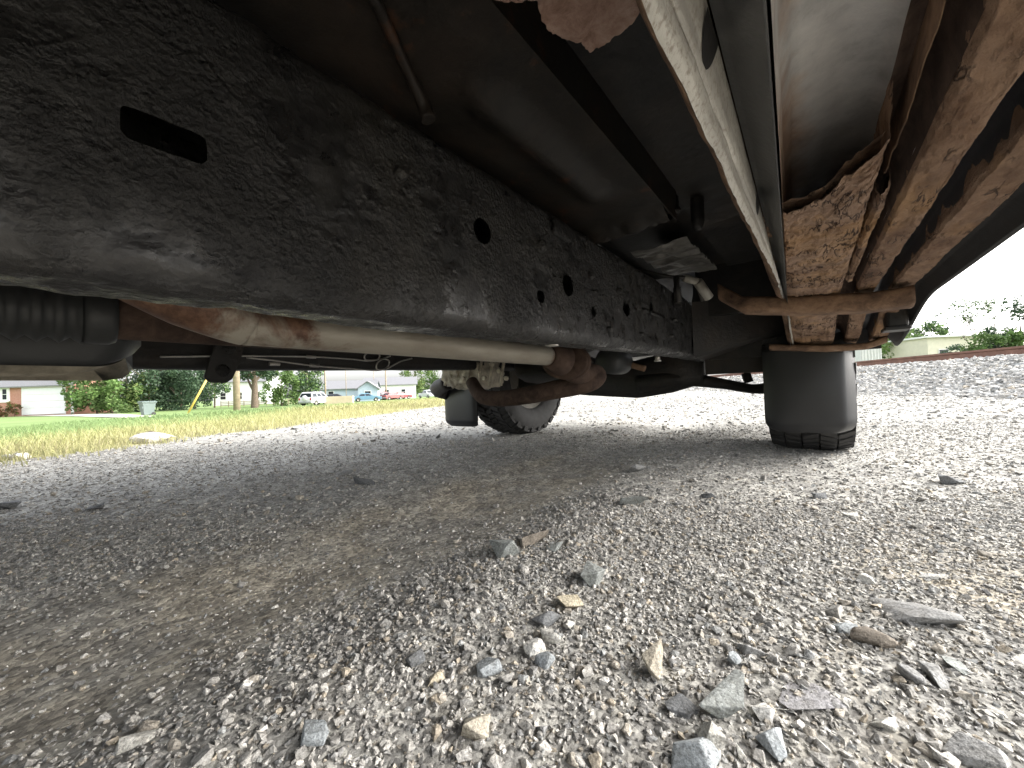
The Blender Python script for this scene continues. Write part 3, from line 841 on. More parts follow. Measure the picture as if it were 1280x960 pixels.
# crumpled foil heat shield in front of it
us = np.arange(-.36, -.22, .0035); vs_ = np.arange(.98, 1.36, .005)
U, V = np.meshgrid(us, vs_, indexing='ij')
cr = fbm(U * 14 + V * 3, V * 30 - U * 9, 0, 3, 84); Z_ = .615 + .05 * (V - 1.0) + .010 * np.abs(cr - .5) * 2 + .004 * np.sin(V * 80 + 7 * cr + U * 30)
part('heat_shield', grid_mesh('heat_shield', np.stack([U, V, Z_], -1)), M_sheild)
mb = MB(); a = T(872, 352, v=1.16); b = T(886, 372, v=1.2)
mb.tube([a + Vector((-.03, -.02, .012)), a], .010, 14); mb.tube([a, b], .013, 16)
part('connector', mb.mesh('connector'), M_white)
mb = MB(); mb.tube([T(800, 338, v=1.1), T(838, 346, v=1.12), T(866, 350, v=1.15), T(878, 376, v=1.2)], .0045, 8, True, True, 4)
mb.tube([T(845, 345, v=1.1), T(848, 378, v=1.1)], .008, 8)
part('wiring', mb.mesh('wiring'), M_dark)
mb = MB(); mb.tube([T(462, -12, Z=.57), T(480, 25, Z=.573), T(512, 95, Z=.572), T(528, 128, Z=.565), T(536, 150, Z=.55)], [.005, .005, .005, .007, .008], 10, True, True, 4)
part('brake_hose', mb.mesh('brake_hose'), M_floorbrown)

# ---- rocker: galvanised flange, black strip, bare inner panel, rusted ribs, outer sill
V0_, V1_ = -0.35, 1.38
va = np.concatenate([np.arange(V0_, -.1, .03), np.arange(-.1, .9, .004), np.arange(.9, V1_ + .3, .008)])
def sweep(name, prof, vs_, mat, sub=6, disp=0.0, dscale=30, terr=0, drop=True, edge=None, seed=90, zoff=None):
    pr_ = []
    for i in range(len(prof) - 1):
        for k in range(sub): pr_.append([prof[i][j] + (prof[i + 1][j] - prof[i][j]) * k / sub for j in (0, 1)])
    pr_.append(list(prof[-1])); pr_ = np.array(pr_)
    U = np.repeat(pr_[None, :, 0], len(vs_), 0); ZZ = np.repeat(pr_[None, :, 1], len(vs_), 0); VV = np.repeat(vs_[:, None], len(pr_), 1)
    if disp:
        f = fbm(VV * dscale * .55, U * dscale * 1.6, ZZ * dscale, 5, seed, .62)
        if terr: f = .35 * f + .65 * (np.floor(f * terr + .25 * fbm(VV * 90, U * 90, 0, 2, seed + 3)) / terr)
        ZZ = ZZ - disp * (f - .5) * 2; U = U + disp * .6 * (fbm(VV * dscale, ZZ * dscale, U * dscale, 4, seed + 5) - .5)
    if edge is not None: U, VV, ZZ = edge(U, VV, ZZ)
    if drop: ZZ = ZZ - .078 * sstep(1.12, 1.62, VV)
    if zoff is not None: ZZ = ZZ + zoff(VV)
    return part(name, grid_mesh(name, np.stack([U, VV, ZZ], -1)), mat)
D = CAM_H
vf = va[va < 1.62]
def fl_edge(U, V, Z_):
    low = Z_ < D + .172
    k = np.clip((D + .2 - Z_) / .043, 0, 1)
    U = U + k * (.0035 + .020 * np.minimum(V, .72)) + (1 - k) * (.012 - .012 * np.minimum(V, .9))
    rise = k * sstep(.55, 1.1, V) * (V < 5); U = U - .008 * rise; Z_ = Z_ + .033 * rise
    return U + .0035 * (fbm(V * 26, V * 0, 0, 4, 95) - .5) * low, V, Z_ + .006 * (fbm(V * 33, V * 0, 1, 4, 96) - .5) * low
sweep('pinch_weld_flange', [(-.0455, D + .2), (-.047, D + .19), (-.0500, D + .1745), (-.0518, D + .172), (-.0512, D + .168), (-.0528, D + .162), (-.0565, D + .157)], vf, M_galv, 5, .0007, 60, 0, True, fl_edge)
sweep('flange_edge', [(-.0567, D + .1565), (-.058, D + .1575), (-.0605, D + .162), (-.0608, D + .2), (-.0608, D + .34)], vf, M_rustbar, 6, .0016, 50, 4, True, fl_edge)
def strip_e(U, V, Z_):
    k = np.clip((U + .045) / .029, 0, 1)
    return U + (1 - k) * (.013 - .012 * V) + k * (.0128 - .0325 * V), V, Z_
sweep('sill_strip', [(-.0452, D + .198), (-.040, D + .196), (-.026, D + .185), (-.0165, D + .178), (-.0163, D + .185), (-.0164, D + .26)], vf, M_strip, 5, .0008, 24, 0, True, strip_e)
mb = MB()   # flat black half-ovals: shade of drain slots painted where flange and strip meet
for px, py, s in [(882, 48, .0085), (946, 256, .0085), (966, 327, .007), (976, 352, .006)]:
    q = T(px, py, u=-.0335 - .006); V, F = [], []; ub = -.0335 - .012 * q.y; lean = (-.0540 + .020 * q.y - ub) / .043
    for k in range(17):
        a = PI * k / 16
        V.append((ub + lean * (.0045 + .019 * math.sin(a)) + .0006, q.y + s * 1.7 * math.cos(a), D + .1955 - .019 * math.sin(a)))
    rim = [(x + .0016, y, z - .0006) for x, y, z in V]; inn = [(x + .004, D_ if False else y * .999 + .0, z + .004) for (x, y, z) in V for D_ in [0]]
    mb = MB(); mb.add(rim, [tuple(range(17))]); part('drain_slot_shade', mb.mesh('drain_slot_shade'), M_sill)

# bare inner panel seen through the rusted-out hole
sweep('inner_sill_panel', [(-.0150, D + .186), (-.015, D + .215), (-.012, D + .25), (-.004, D + .268), (.03, D + .278), (.055, D + .275), (.072, D + .26), (.08, D + .235), (.0805, D + .205)], np.concatenate([np.arange(-.35, .9, .02)]), M_cav, 5, .0015, 12, 0, True, lambda U, V, Z_: (U + (U < -.003) * (.0132 - .0325 * V), V, Z_))
# thin torn fin hanging right of the hole
def fin_edge(U, V, Z_):
    k = np.clip((D + .262 - Z_) / .06, 0, 1)
    return U, V, Z_ + k * (.016 * (fbm(V * 24, V * 0, 0, 4, 101) - .5) + .012 * np.sin(V * 11))
sweep('torn_sheet', [(.0685, D + .262), (.0675, D + .24), (.0664, D + .222), (.066, D + .212), (.0666, D + .2115), (.0674, D + .222), (.0695, D + .262)], np.arange(-.3, .56, .003), M_rustbar, 3, .0016, 60, 3, False, fin_edge)

# flaking lower panel in front of the hole, with its torn rear edge
def low_edge(U, V, Z_):
    s = (U + .0165) / .074
    v0 = .545 - .115 * np.clip(s, 0, 1.1) ** 1.3 + .035 * (fbm(U * 160, U * 0, 0, 4, 111) - .5)
    V2 = v0 + (V - V.min()) / (V.max() - V.min()) * (1.62 - v0)
    curl = np.exp(-(V2 - v0) / .03)
    return U, V2, Z_ + .004 * curl * (fbm(U * 90, V2 * 60, 0, 3, 112) - .3) - .006 * curl * s
nlow = np.linspace(0, 1, 430) ** 1.25
sweep('lower_sill_panel', [(-.045, D + .2), (-.02, D + .191), (.0, D + .1905), (.03, D + .1895), (.05, D + .190), (.0565, D + .196), (.0575, D + .215), (.0572, D + .24)], nlow, M_rust, 12, .0065, 44, 6, True, low_edge)
sweep('lower_sill_panel', [(-.04, D + .206), (.03, D + .2005), (.054, D + .205)], nlow, M_rust, 12, .003, 40, 4, True, low_edge, 140)
# broken orange piece in the groove
def bro(U, V, Z_):
    k = fbm(V * 22, V * 0, 0, 4, 121); return U + .008 * (k - .5), V, Z_ + .010 * (k - .5)
sweep('broken_rib', [(.0600, D + .215), (.0605, D + .199), (.064, D + .1935), (.0695, D + .195), (.0715, D + .203), (.071, D + .218)], np.arange(.56, 1.06, .0035), M_rust, 8, .008, 60, 4, True, bro)
sweep('rocker_groove', [(.0575, D + .236), (.066, D + .24), (.073, D + .236), (.0785, D + .222), (.0812, D + .198)], vf, M_rustpipe, 5, .001, 30)
def rib_e(sd):
    def f(U, V, Z_): return U + .002 * (fbm(V * 30, V * 0, sd, 3, 131 + sd) - .5), V, Z_
    return f
sweep('rocker_rib', [(.0805, D + .214), (.0815, D + .199), (.085, D + .193), (.098, D + .191), (.109, D + .1895), (.1125, D + .191), (.1135, D + .198), (.1135, D + .23)], vf, M_rustrib, 9, .0048, 46, 6, True, rib_e(1), 150)
sweep('rocker_groove', [(.1137, D + .228), (.120, D + .234), (.134, D + .232), (.1385, D + .222), (.1395, D + .2)], vf, M_groove, 5, .001, 30)
sweep('rocker_rib', [(.1393, D + .22), (.1395, D + .197), (.142, D + .1915), (.155, D + .190), (.170, D + .1885), (.1735, D + .19), (.1745, D + .2), (.1745, D + .212)], vf, M_rustrib, 9, .0042, 40, 6, True, rib_e(2), 160)
sweep('outer_sill', [(.1747, D + .200), (.178, D + .199), (.184, D + .194), (.192, D + .182), (.1975, D + .172), (.202, D + .170), (.2055, D + .176), (.2075, D + .2), (.209, D + .27)], vf, M_sill, 6, .0006, 18)

# rusty crossbars that carry the rocker
def bar(ptsT, w, h, mat, name):
    mb = MB(); rings = []
    P = [Vector(p) for p in ptsT]; n = 40
    for i in range(n + 1):
        t = i / n * (len(P) - 1); k = min(int(t), len(P) - 2); p = P[k].lerp(P[k + 1], t - k)
        ring = []
        for j in range(18):
            a = 2 * PI * j / 18; ca, sa = math.cos(a), math.sin(a)
            y = w / 2 * math.copysign(abs(ca) ** .55, ca); z = h / 2 * math.copysign(abs(sa) ** .55, sa)
            nz = 0.0025 * (float(vnoise(p.x * 60, j * .9, 0, 5)) - .5)
            ring.append((p.x, p.y + y + nz, p.z + z + nz))
        rings.append(ring)
    mb.loft(rings, True, True, True); return part(name, mb.mesh(name), mat)
bar([T(900, 366, v=1.14), T(930, 382, v=1.13), T(1000, 383, v=1.13), T(1085, 379, v=1.13), T(1140, 371, v=1.13)], .07, .042, M_rustbar, 'rocker_crossbar')
bar([T(962, 434, v=1.545), T(1030, 436, v=1.55), T(1082, 433, v=1.55), T(1108, 424, v=1.55)], .05, .02, M_rustbar, 'rocker_crossbar')
mb = MB(); q = T(1118, 398, v=1.36); mb.box(.15, .19, 1.33, 1.39, q.z - .025, q.z + .05, None, .006); mb.box(.145, .194, 1.325, 1.395, q.z - .032, q.z - .023, None, .003)
part('body_bracket', mb.mesh('body_bracket'), M_floor)

# hanging rusty flake of floor over the camera
pts = [(596, -40), (600, 2), (628, 8), (652, 5), (672, 2), (676, 22), (688, 40), (706, 47), (726, 54), (737, 64), (752, 58), (772, 44), (790, 30), (803, 10), (812, -40)]
zz_ = .515
poly = []
for i in range(len(pts) - 1):
    for k in range(6):
        t = k / 6; x = pts[i][0] + (pts[i + 1][0] - pts[i][0]) * t; y = pts[i][1] + (pts[i + 1][1] - pts[i][1]) * t
        x += random.uniform(-1.6, 1.6); y += random.uniform(-1.6, 1.6); poly.append(T(x, y, Z=zz_))
bm = bmesh.new(); vv = [bm.verts.new(p) for p in poly]; f = bm.faces.new(vv)
bmesh.ops.triangulate(bm, faces=[f]); bmesh.ops.subdivide_edges(bm, edges=bm.edges[:], cuts=3, use_grid_fill=True); bmesh.ops.triangulate(bm, faces=bm.faces[:])
for v in bm.verts:
    v.co.z += .004 * (float(fbm(v.co.x * 60, v.co.y * 60, 0, 3, 44)) - .5) + .10 * max(0, (.22 - v.co.y))
r = bmesh.ops.extrude_face_region(bm, geom=bm.faces[:])
for g in r['geom']:
    if isinstance(g, bmesh.types.BMVert): g.co.z += .006
bmesh.ops.recalc_face_normals(bm, faces=bm.faces[:])
mb = MB(); mb.bm(bm, True); part('rust_flake', mb.mesh('rust_flake'), M_rustflake)

# ---- wheels and mud flaps
TYR, TYW = 0.365, 0.245
def wheel(u, v, steer=0.0):
    w = part('wheel', None, None, loc=(u, v, TYR - .006), rot=(0, 0, steer))
    hw = TYW / 2; mb = MB()
    pr_ = [(.205, -hw * .72), (.225, -hw * .86), (.28, -hw * 1.02), (.325, -hw * .98), (.345, -hw * .9), (.352, -hw * .8), (.355, 0), (.352, hw * .8), (.345, hw * .9), (.325, hw * .98), (.28, hw * 1.02), (.225, hw * .86), (.205, hw * .72), (.20, 0), (.205, -hw * .72)]
    mb.lathe(pr_, 72); part('tyre', mb.mesh('tyre'), M_tyre, w)
    mb = MB(); nb = 58
    rows = [(-.82, .35, .66, .7), (-.42, .37, .62, -.9), (0, .38, .62, .9), (.42, .37, .62, -.9), (.82, .35, .66, .7)]
    for ri, (cx, wid, fl, sk) in enumerate(rows):
        for k in range(nb):
            a = 2 * PI * (k + .5 * (ri % 2) + .12 * math.sin(k * 2.4 + ri)) / nb; da = PI / nb * fl
            V = []
            for rr in (.352, .3655 - (.004 if abs(cx) > .7 else 0)):
                for (sx, sa) in ((-1, -1), (1, -1), (1, 1), (-1, 1)):
                    aa = a + sa * da + sx * sk * da * .9; x = (cx + sx * wid / 2) * hw
                    r2 = rr - (.012 if abs(cx + sx * wid / 2) > .9 else 0)
                    V.append((x, r2 * math.sin(aa), r2 * math.cos(aa)))
            mb.add(V, [(4, 5, 6, 7), (0, 1, 5, 4), (1, 2, 6, 5), (2, 3, 7, 6), (3, 0, 4, 7)])
        if abs(cx) > .7:   # shoulder lugs
            for k in range(nb // 2):
                a = 2 * PI * k / (nb // 2); V = []
                sx = math.copysign(1, cx)
                for (x, rr, wa) in ((.99, .352, .05), (1.02, .325, .05), (.985, .322, .035), (.93, .352, .05)):
                    for sa in (-1, 1): V.append((sx * x * hw * 1.01, rr * math.sin(a + sa * wa), rr * math.cos(a + sa * wa)))
                mb.add(V, [(0, 1, 3, 2), (2, 3, 5, 4), (0, 2, 4, 6), (1, 7, 5, 3)])
    part('tread', mb.mesh('tread'), M_tyre, w)
    mb = MB(); mb.lathe([(.21, -hw * .74), (.2, -hw * .7), (.195, -hw * .3), (.17, hw * .1), (.16, hw * .3), (.11, hw * .42), (.06, hw * .5), (0, hw * .5)], 48)
    mb.lathe([(.21, hw * .74), (.2, hw * .7), (.19, hw * .5), (.15, hw * .45), (.06, hw * .62), (0, hw * .62)], 48)
    mb.lathe([(.135, -hw * .5), (.14, -hw * .45), (.14, -hw * .3), (.05, -hw * .3), (.05, -hw * .9), (0, -hw * .9)], 40)
    for k in range(6):
        a = 2 * PI * k / 6; mb.tube([(hw * .5, .06 * math.cos(a), .06 * math.sin(a)), (hw * .7, .06 * math.cos(a), .06 * math.sin(a))], .011, 6)
    part('rim', mb.mesh('rim'), M_rim, w)
    return w
wheel(-.014, 1.965); wheel(-1.48, 1.965); wheel(0.0, -1.3); wheel(-1.48, -1.3)

def flap(px0, px1, ytop, ybot, vv, curl=1):
    a = T(px0, ybot, v=vv); b = T(px1, ybot, v=vv); c = T((px0 + px1) / 2, ytop, v=vv)
    zb = (a.z + b.z) / 2; zt = c.z; u0, u1 = a.x, b.x; n, m = 30, 30
    rows = []
    for side in (0, 1):
        P = np.zeros((n + 1, m + 1, 3))
        for i in range(n + 1):
            s = i / n
            z = zt + (zb - zt) * s
            rc = .045; dzb = z - zb
            inset = rc - math.sqrt(max(0, rc * rc - max(0, rc - dzb) ** 2)) if dzb < rc else 0
            for j in range(m + 1):
                t = j / m; uu = u0 + inset * .75 + (u1 - u0 - inset * 1.5) * t
                e = min(t, 1 - t) * (u1 - u0)
                bulge = .020 * (1 - math.exp(-e / .02)) + .006 * math.sin(PI * t) * math.sin(PI * s) - .018 * (1 - sstep(0, .03, dzb))
                if t > .86 and curl > 0: bulge -= .035 * ((t - .86) / .14) ** 1.2
                P[i, j] = (uu, vv - bulge + (.007 if side else 0), z)
        rows.append(P)
    mb = MB(); w = m + 1
    for side, P in enumerate(rows):
        F = [((i * w + j), (i * w + j + 1), ((i + 1) * w + j + 1), ((i + 1) * w + j)) for i in range(n) for j in range(m)]
        mb.add(P.reshape(-1, 3), F, True)
    A, B = rows
    for s_ in ([(i, 0) for i in range(n + 1)], [(i, m) for i in range(n + 1)], [(n, j) for j in range(m + 1)]):
        V = [tuple(A[i, j]) for i, j in s_] + [tuple(B[i, j]) for i, j in s_]; k = len(s_)
        mb.add(V, [(q, q + 1, k + q + 1, k + q) for q in range(k - 1)], True)
    return part('mud_flap', mb.mesh('mud_flap'), M_plastic)
flap(957, 1074, 436, 541, 1.585)
flap(557, 597, 470, 533, 1.60, 0)

# ---- exhaust: front pipe, cone, flange, crossover and elbow
def col_tube(pts, r, rustf, segs=28, sub=10):
    mb = MB(); mb.tube(pts, r, segs, True, True, sub); me = mb.mesh('exhaust_pipe')
    at = me.color_attributes.new('Col', 'FLOAT_COLOR', 'POINT')
    for i, v in enumerate(me.vertices): c = rustf(v.co); at.data[i].color = (c, c, c, 1)
    return me
EU = -.555
a = T(335, 409, u=EU); b = T(684, 445, u=EU)
part('exhaust_pipe', col_tube([Vector((EU, a.y - .02, a.z)), a, a.lerp(b, .4), b], .0255, lambda c: .27 * float(sstep(a.y + .15, a.y - .02, c.y)) + .3 * float(sstep(b.y - .05, b.y, c.y))), M_exh)
part('exhaust_cone', col_tube([Vector((EU, -.10, a.z + .17)), Vector((EU, -.03, a.z + .115)), Vector((EU, .06, a.z + .06)), Vector((EU, .12, a.z + .026)), Vector((EU, a.y - .02, a.z))], [.036, .038, .038, .036, .0275], lambda c: .27 + .3 * float(sstep(.2, .02, c.y))), M_exh)
mb = MB()
fl = b
def ovalflange(c, ax, rx, th):
    M = Matrix.Translation(c) @ ax
    rings = []
    for (s, d) in ((.92, -th), (1, -th * .7), (1, th * .7), (.92, th)):
        rings.append([M @ Vector((d, s * rx[0] * math.cos(2 * PI * k / 28), s * rx[1] * math.sin(2 * PI * k / 28))) for k in range(28)])
    mb.loft(rings, True, True, True)
axm = Matrix.Rotation(R(100), 4, 'Z')
mb.tube([b, b + Vector((0, .035, -.002)), b + Vector((.005, .07, -.01))], [.029, .036, .044], 24)
ovalflange(b + Vector((.004, .085, -.012)), axm, (.068, .05), .006); ovalflange(b + Vector((.004, .102, -.014)), axm, (.068, .05), .006)
part('exhaust_flange', mb.mesh('exhaust_flange'), M_rustpipe)
mb = MB()
p1 = T(718, 466, u=-.545); p2 = T(745, 468, u=-.53); p3 = T(735, 478, v=1.06); p4 = T(690, 488, v=1.02); p5 = T(640, 497, v=.99); p6 = T(604, 496, v=.98); p7 = T(590, 478, v=1.02)
mb.tube([b + Vector((.004, .10, -.014)), p1, p2, p3, p4, p5, p6, p7], [.033, .031, .030, .030, .029, .027, .025, .023], 22, True, True, 8)
part('exhaust_crossover', mb.mesh('exhaust_crossover'), M_rustpipe)

# ---- driveshaft with bellows, tank, tab bracket, lines, transmission, cross-members
DU = -.66
def zat(px, py): return T(px, py, u=DU)
bell = MB(); prof = []
v0b = zat(0, 392).y - .12; v1b = zat(100, 392).y; nz_ = 11
for k in range(nz_ * 4 + 1):
    t = k / (nz_ * 4); prof.append((.028 + .007 * (.5 + .5 * math.cos(2 * PI * t * nz_)) , v0b + (v1b - v0b) * t))
zc = zat(60, 391).z + .002
MX = Matrix.Translation((DU, 0, zc)) @ Matrix(((0, 1, 0, 0), (1, 0, 0, 0), (0, 0, 1, 0), (0, 0, 0, 1)))
bell.lathe(prof, 28, MX); part('driveshaft_boot', bell.mesh('driveshaft_boot'), M_tank)
mb = MB(); v2b = zat(144, 392).y; v3b = 1.0
mb.lathe([(0, v1b), (.033, v1b), (.034, v1b + .01), (.034, v2b - .006), (.031, v2b), (.0, v2b)], 28, MX)
part('driveshaft_sleeve', mb.mesh('driveshaft_sleeve'), M_tank)
mb = MB(); mb.lathe([(.027, v2b - .01), (.027, v3b)], 28, MX); part('driveshaft', mb.mesh('driveshaft'), M_rustpipe)

TU = -.76   # black tank, right face at this u
def tank():
    a = T(190, 440, u=TU); vb = a.y; zb = T(90, 468, u=TU).z; zt = T(90, 408, u=TU).z + .02
    rings = []
    zs = [(zb, .035), (zb + .004, .012), (zb + .012, .004), (zb + .02, 0), (zb + .05, 0), (zt - .012, 0), (zt - .009, -.008), (zt - .004, -.008), (zt, .0), (zt + .01, .01)]
    for z, ins in zs:
        ring = []; r = .09
        for k in range(13):   # front right corner, then the front left
            t = k / 12 * PI / 2; lift = .55 * r * max(0, (zb + .05 - z) / .05) ** 2
            ring.append((TU - ins - r + r * math.cos(t), vb - ins - r * .6 - lift * .5 + r * .6 * math.sin(t), z + .03 * max(0, (zb + .05 - z) / .05) * (math.sin(t)) ** 3))
        ring += [(TU - .16, vb - ins, z), (TU - .16, vb - .9, z), (TU - ins, vb - .9, z)]
        rings.append(ring)
    mb = MB(); mb.loft(rings, True, True, True)
    part('tank', mb.mesh('tank'), M_tank)
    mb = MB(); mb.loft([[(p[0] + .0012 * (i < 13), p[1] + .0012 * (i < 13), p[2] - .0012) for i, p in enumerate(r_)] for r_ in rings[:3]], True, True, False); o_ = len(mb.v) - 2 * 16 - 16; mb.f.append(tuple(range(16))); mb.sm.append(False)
    part('tank_underside', mb.mesh('tank_underside'), M_tankrim)  # thin cream sheet: dust and ground-bounced light painted on the tank bottom
    pts_ = [(p[0] + .002, p[1] + .002, p[2]) for p in rings[6][:14]]
    mb = MB(); mb.tube([(TU + .01, vb - .9, rings[6][0][2])] + pts_, .005, 8); part('tank_flange', mb.mesh('tank_flange'), M_tank)
    q = T(150, 418, u=TU - .02)
    mb = MB(); mb.box(TU - .06, TU - .01, vb - .24, vb - .045, zt - .006, zt + .012, None, .004); part('tank_strap', mb.mesh('tank_strap'), M_tankrim)
tank()
mb = MB()
q0 = T(305, 428, u=-1.06); q1 = T(258, 478, u=-1.06)
poly = []
for px, py in [(268, 428), (306, 428), (300, 452), (290, 474), (282, 479), (262, 478), (254, 472), (262, 450)]:
    p = T(px, py, u=-1.06); poly.append((p.y, p.z))
mb.prism(poly, 'x', -1.065, -1.055, None, .003)
part('tab_bracket', mb.mesh('tab_bracket'), M_dark)
mb = MB()
for px, py in [(279, 463), (287, 434)]:
    p = T(px, py, u=-1.052); mb.lathe([(0, 0), (.013, 0), (.015, -.004)], 14, Matrix.Translation((-1.052, p.y, p.z)))
part('bracket_hole', mb.mesh('bracket_hole'), M_frame)
mb = MB()
L1 = [(200, 446), (300, 445), (390, 446), (440, 449), (458, 451), (472, 449), (474, 443), (464, 440), (456, 444), (458, 450), (475, 449), (488, 445)]
L2 = [(308, 447), (345, 451), (390, 457), (440, 461), (472, 463), (484, 459), (486, 451), (478, 449), (471, 455), (472, 462), (485, 460), (500, 452), (515, 448)]
for Lx in (L1, L2): mb.tube([T(px, py, u=-1.07 + .004 * math.sin(i)) for i, (px, py) in enumerate(Lx)], .0024, 6, True, True, 6)
part('brake_line', mb.mesh('brake_line'), M_wire)
mb = MB()
for px, py in ((389, 446), (393, 457), (343, 455)):
    p = T(px, py, u=-1.07); mb.tube([p - Vector((0, .012, 0)), p + Vector((0, .012, 0))], .005, 6)
part('line_clip', mb.mesh('line_clip'), M_wire)

def lumpy(mb, c, dims, seed, n=24, amp=.22, rib=0):
    rings = []
    for i in range(1, n):
        ph = PI * i / n; ring = []
        for k in range(32):
            th = 2 * PI * k / 32
            d = Vector((math.sin(ph) * math.cos(th), math.cos(ph), math.sin(ph) * math.sin(th)))
            s = Vector([math.copysign(abs(q) ** .7, q) for q in d])
            f = 1 + amp * (float(fbm(d.x * 3 + seed, d.y * 3, d.z * 3, 3, seed)) - .5) + (rib * math.cos(th * 9) if rib else 0)
            ring.append((c[0] + s.x * dims[0] * f, c[1] + s.y * dims[1] * f, c[2] + s.z * dims[2] * f))
        rings.append(ring)
    mb.loft(rings, True, True, True)
mb = MB(); c = T(596, 468, v=1.25); lumpy(mb, c, (.10, .10, .07), 3, 26, .5, .035); c2 = T(572, 466, v=1.2); lumpy(mb, c2, (.05, .06, .06), 4, 20, .6, .05)
for k in range(9):
    p = T(562 + k * 9, 455 + 9 * (k % 3), v=1.14); mb.tube([p, p + Vector((0, -.012, 0))], .009, 6)
for k in range(6):
    a = T(560 + 14 * k, 450, v=1.155); bq = T(556 + 14 * k, 482, v=1.155); mb.tube([a, bq], .006, 6)
part('transmission', mb.mesh('transmission'), M_cast)
mb = MB(); lumpy(mb, Vector((-.72, .9, .50)), (.17, .5, .12), 8, 20, .2); lumpy(mb, T(700, 462, v=1.5), (.16, .22, .06), 9, 20, .2); lumpy(mb, Vector((-.74, 1.9, .66)), (.3, .4, .2), 10, 20, .2)
part('engine_sump', mb.mesh('engine_sump'), M_dark)
mb = MB(); p = T(768, 452, v=1.3); mb.lathe([(0, -.07), (.036, -.07), (.045, -.06), (.046, 0), (.045, .06), (.036, .07), (0, .07)], 28, Matrix.Translation(p) @ Matrix.Rotation(R(90), 4, 'Z'))
part('oil_filter', mb.mesh('oil_filter'), M_tank)
mb = MB(); p = T(790, 456, v=1.36); mb.tube([T(776, 452, v=1.36), T(792, 457, v=1.36), T(806, 461, v=1.36)], .011, 10, True, True, 4)
part('coolant_hose', mb.mesh('coolant_hose'), M_rustbar)
mb = MB()   # front cross-member and lower arms
def beam(pts, hw, hh):
    rings = []
    for p in pts:
        rings.append([(p[0], p[1] + sy * hw, p[2] + sz * hh) for sy, sz in ((-.7, -1), (.7, -1), (1, -.6), (1, .6), (.7, 1), (-.7, 1), (-1, .6), (-1, -.6))])
    mb.loft(rings, True, True, True)
beam([T(640, 470, v=1.95), T(690, 471, v=1.9), T(740, 473, v=1.88), T(800, 474, v=1.85), T(838, 466, v=1.82), T(880, 452, v=1.8)], .06, .09)
part('cross_member', mb.mesh('cross_member'), M_dark)
mb = MB(); mb.tube([T(800, 480, v=1.8), T(850, 474, v=1.78), T(905, 480, v=1.85), T(940, 486, v=1.92), T(968, 484, v=1.95)], [.045, .032, .022, .02, .026], 14, True, True, 6)
mb.tube([T(932, 466, v=1.92), T(936, 478, v=1.92)], .018, 10)
part('control_arm', mb.mesh('control_arm'), M_dark)
mb = MB(); mb.tube([T(560, 478, v=1.5), T(548, 486, v=1.55), T(560, 492, v=1.6)], [.04, .05, .04], 14, True, True, 5); mb.tube([T(560, 480, v=1.55), T(600, 486, v=1.8), T(650, 486, v=1.9)], .035, 12, True, True, 5)
part('control_arm', mb.mesh('control_arm'), M_dark)
mb = MB()   # flared bracket where the right rail meets the inner wing
secs = [(RU + .003, 1.62, .36, .55, .2), (-.24, 1.66, .385, .56, .17), (-.14, 1.69, .415, .56, .12), (-.04, 1.70, .43, .56, .08)]
rings = [[(u, v - d, z0 + .01), (u, v - d + .02, z0), (u, v + d - .02, z0), (u, v + d, z0 + .02), (u, v + d, z1), (u, v - d, z1)] for u, v, z0, z1, d in secs]
mb.loft(rings, True, False, True); part('suspension_tower', mb.mesh('suspension_tower'), M_dark)
mb = MB(); mb.box(-.31, -.06, 1.46, 1.49, .5, .70); mb.box(-.31, .17, 1.63, 1.65, .36, .9); mb.box(-.33, -.10, 1.655, 1.67, .305, .5); part('wing_liner', mb.mesh('wing_liner'), M_floor)
mb = MB()
for v in (-1.9, -.95): mb.box(-1.1, -.385, v - .05, v + .05, .37, .45, None, .01)
part('rear_cross_member', mb.mesh('rear_cross_member'), M_dark)
mb = MB(); mb.tube([(.0, -1.3, .36), (-1.48, -1.3, .36)], .04, 14); lumpy(mb, (-.74, -1.3, .36), (.14, .15, .14), 20); part('rear_axle', mb.mesh('rear_axle'), M_dark)

# ---- body above the sills
def body_side(name, u0, u1):
    mb = MB(); poly = [(1.56, .49)]
    poly += [(1.965 - .43 * math.cos(a), .40 + .43 * math.sin(a)) for a in [PI * k / 14 for k in range(1, 14)]]
    poly += [(2.42, .42), (2.72, .42), (2.76, .6), (2.74, 1.0), (1.5, 1.1), (-.75, 1.12), (-2.35, 1.1), (-2.37, .5), (-1.76, .47)]
    poly += [(-1.3 - .42 * math.cos(a + PI), .40 + .42 * math.sin(a)) for a in [PI - PI * k / 14 for k in range(1, 14)]] if False else [(-1.3 - .42 * math.cos(a), .40 + .42 * math.sin(a)) for a in [PI * k / 14 for k in range(1, 14)]]
    poly += [(-.86, .49)]
    mb.prism(poly, 'x', u0, u1); return part(name, mb.mesh(name), M_paint)
body_side('body_side', .1785, .208); body_side('body_side', -1.688, -1.658)
for s, uu in ((1, .2085), (-1, -1.6885)):
    for v0, v1 in ((.36, 1.36), (-.66, .34)):
        mb = MB(); mb.prism([(v0 + .012, .56), (v1 - .012, .56), (v1 - .012, 1.09), (v0 + .012, 1.09)], 'x', uu, uu + s * .006, None, .002); dr = part('door', mb.mesh('door'), M_paint)
        mb = MB(); mb.box(min(uu + s * .007, uu + s * .03), max(uu + s * .007, uu + s * .03), v0 + .06, v0 + .2, .98, 1.01, None, .005); link('handle', mb.mesh('handle'), M_plastic, dr)
mb = MB(); mb.prism([(1.45, 1.1), (2.72, 1.0), (2.76, .97), (2.76, .93), (1.45, 1.05)], 'x', -1.656, .177); part('hood', mb.mesh('hood'), M_paint)
cab = MB()
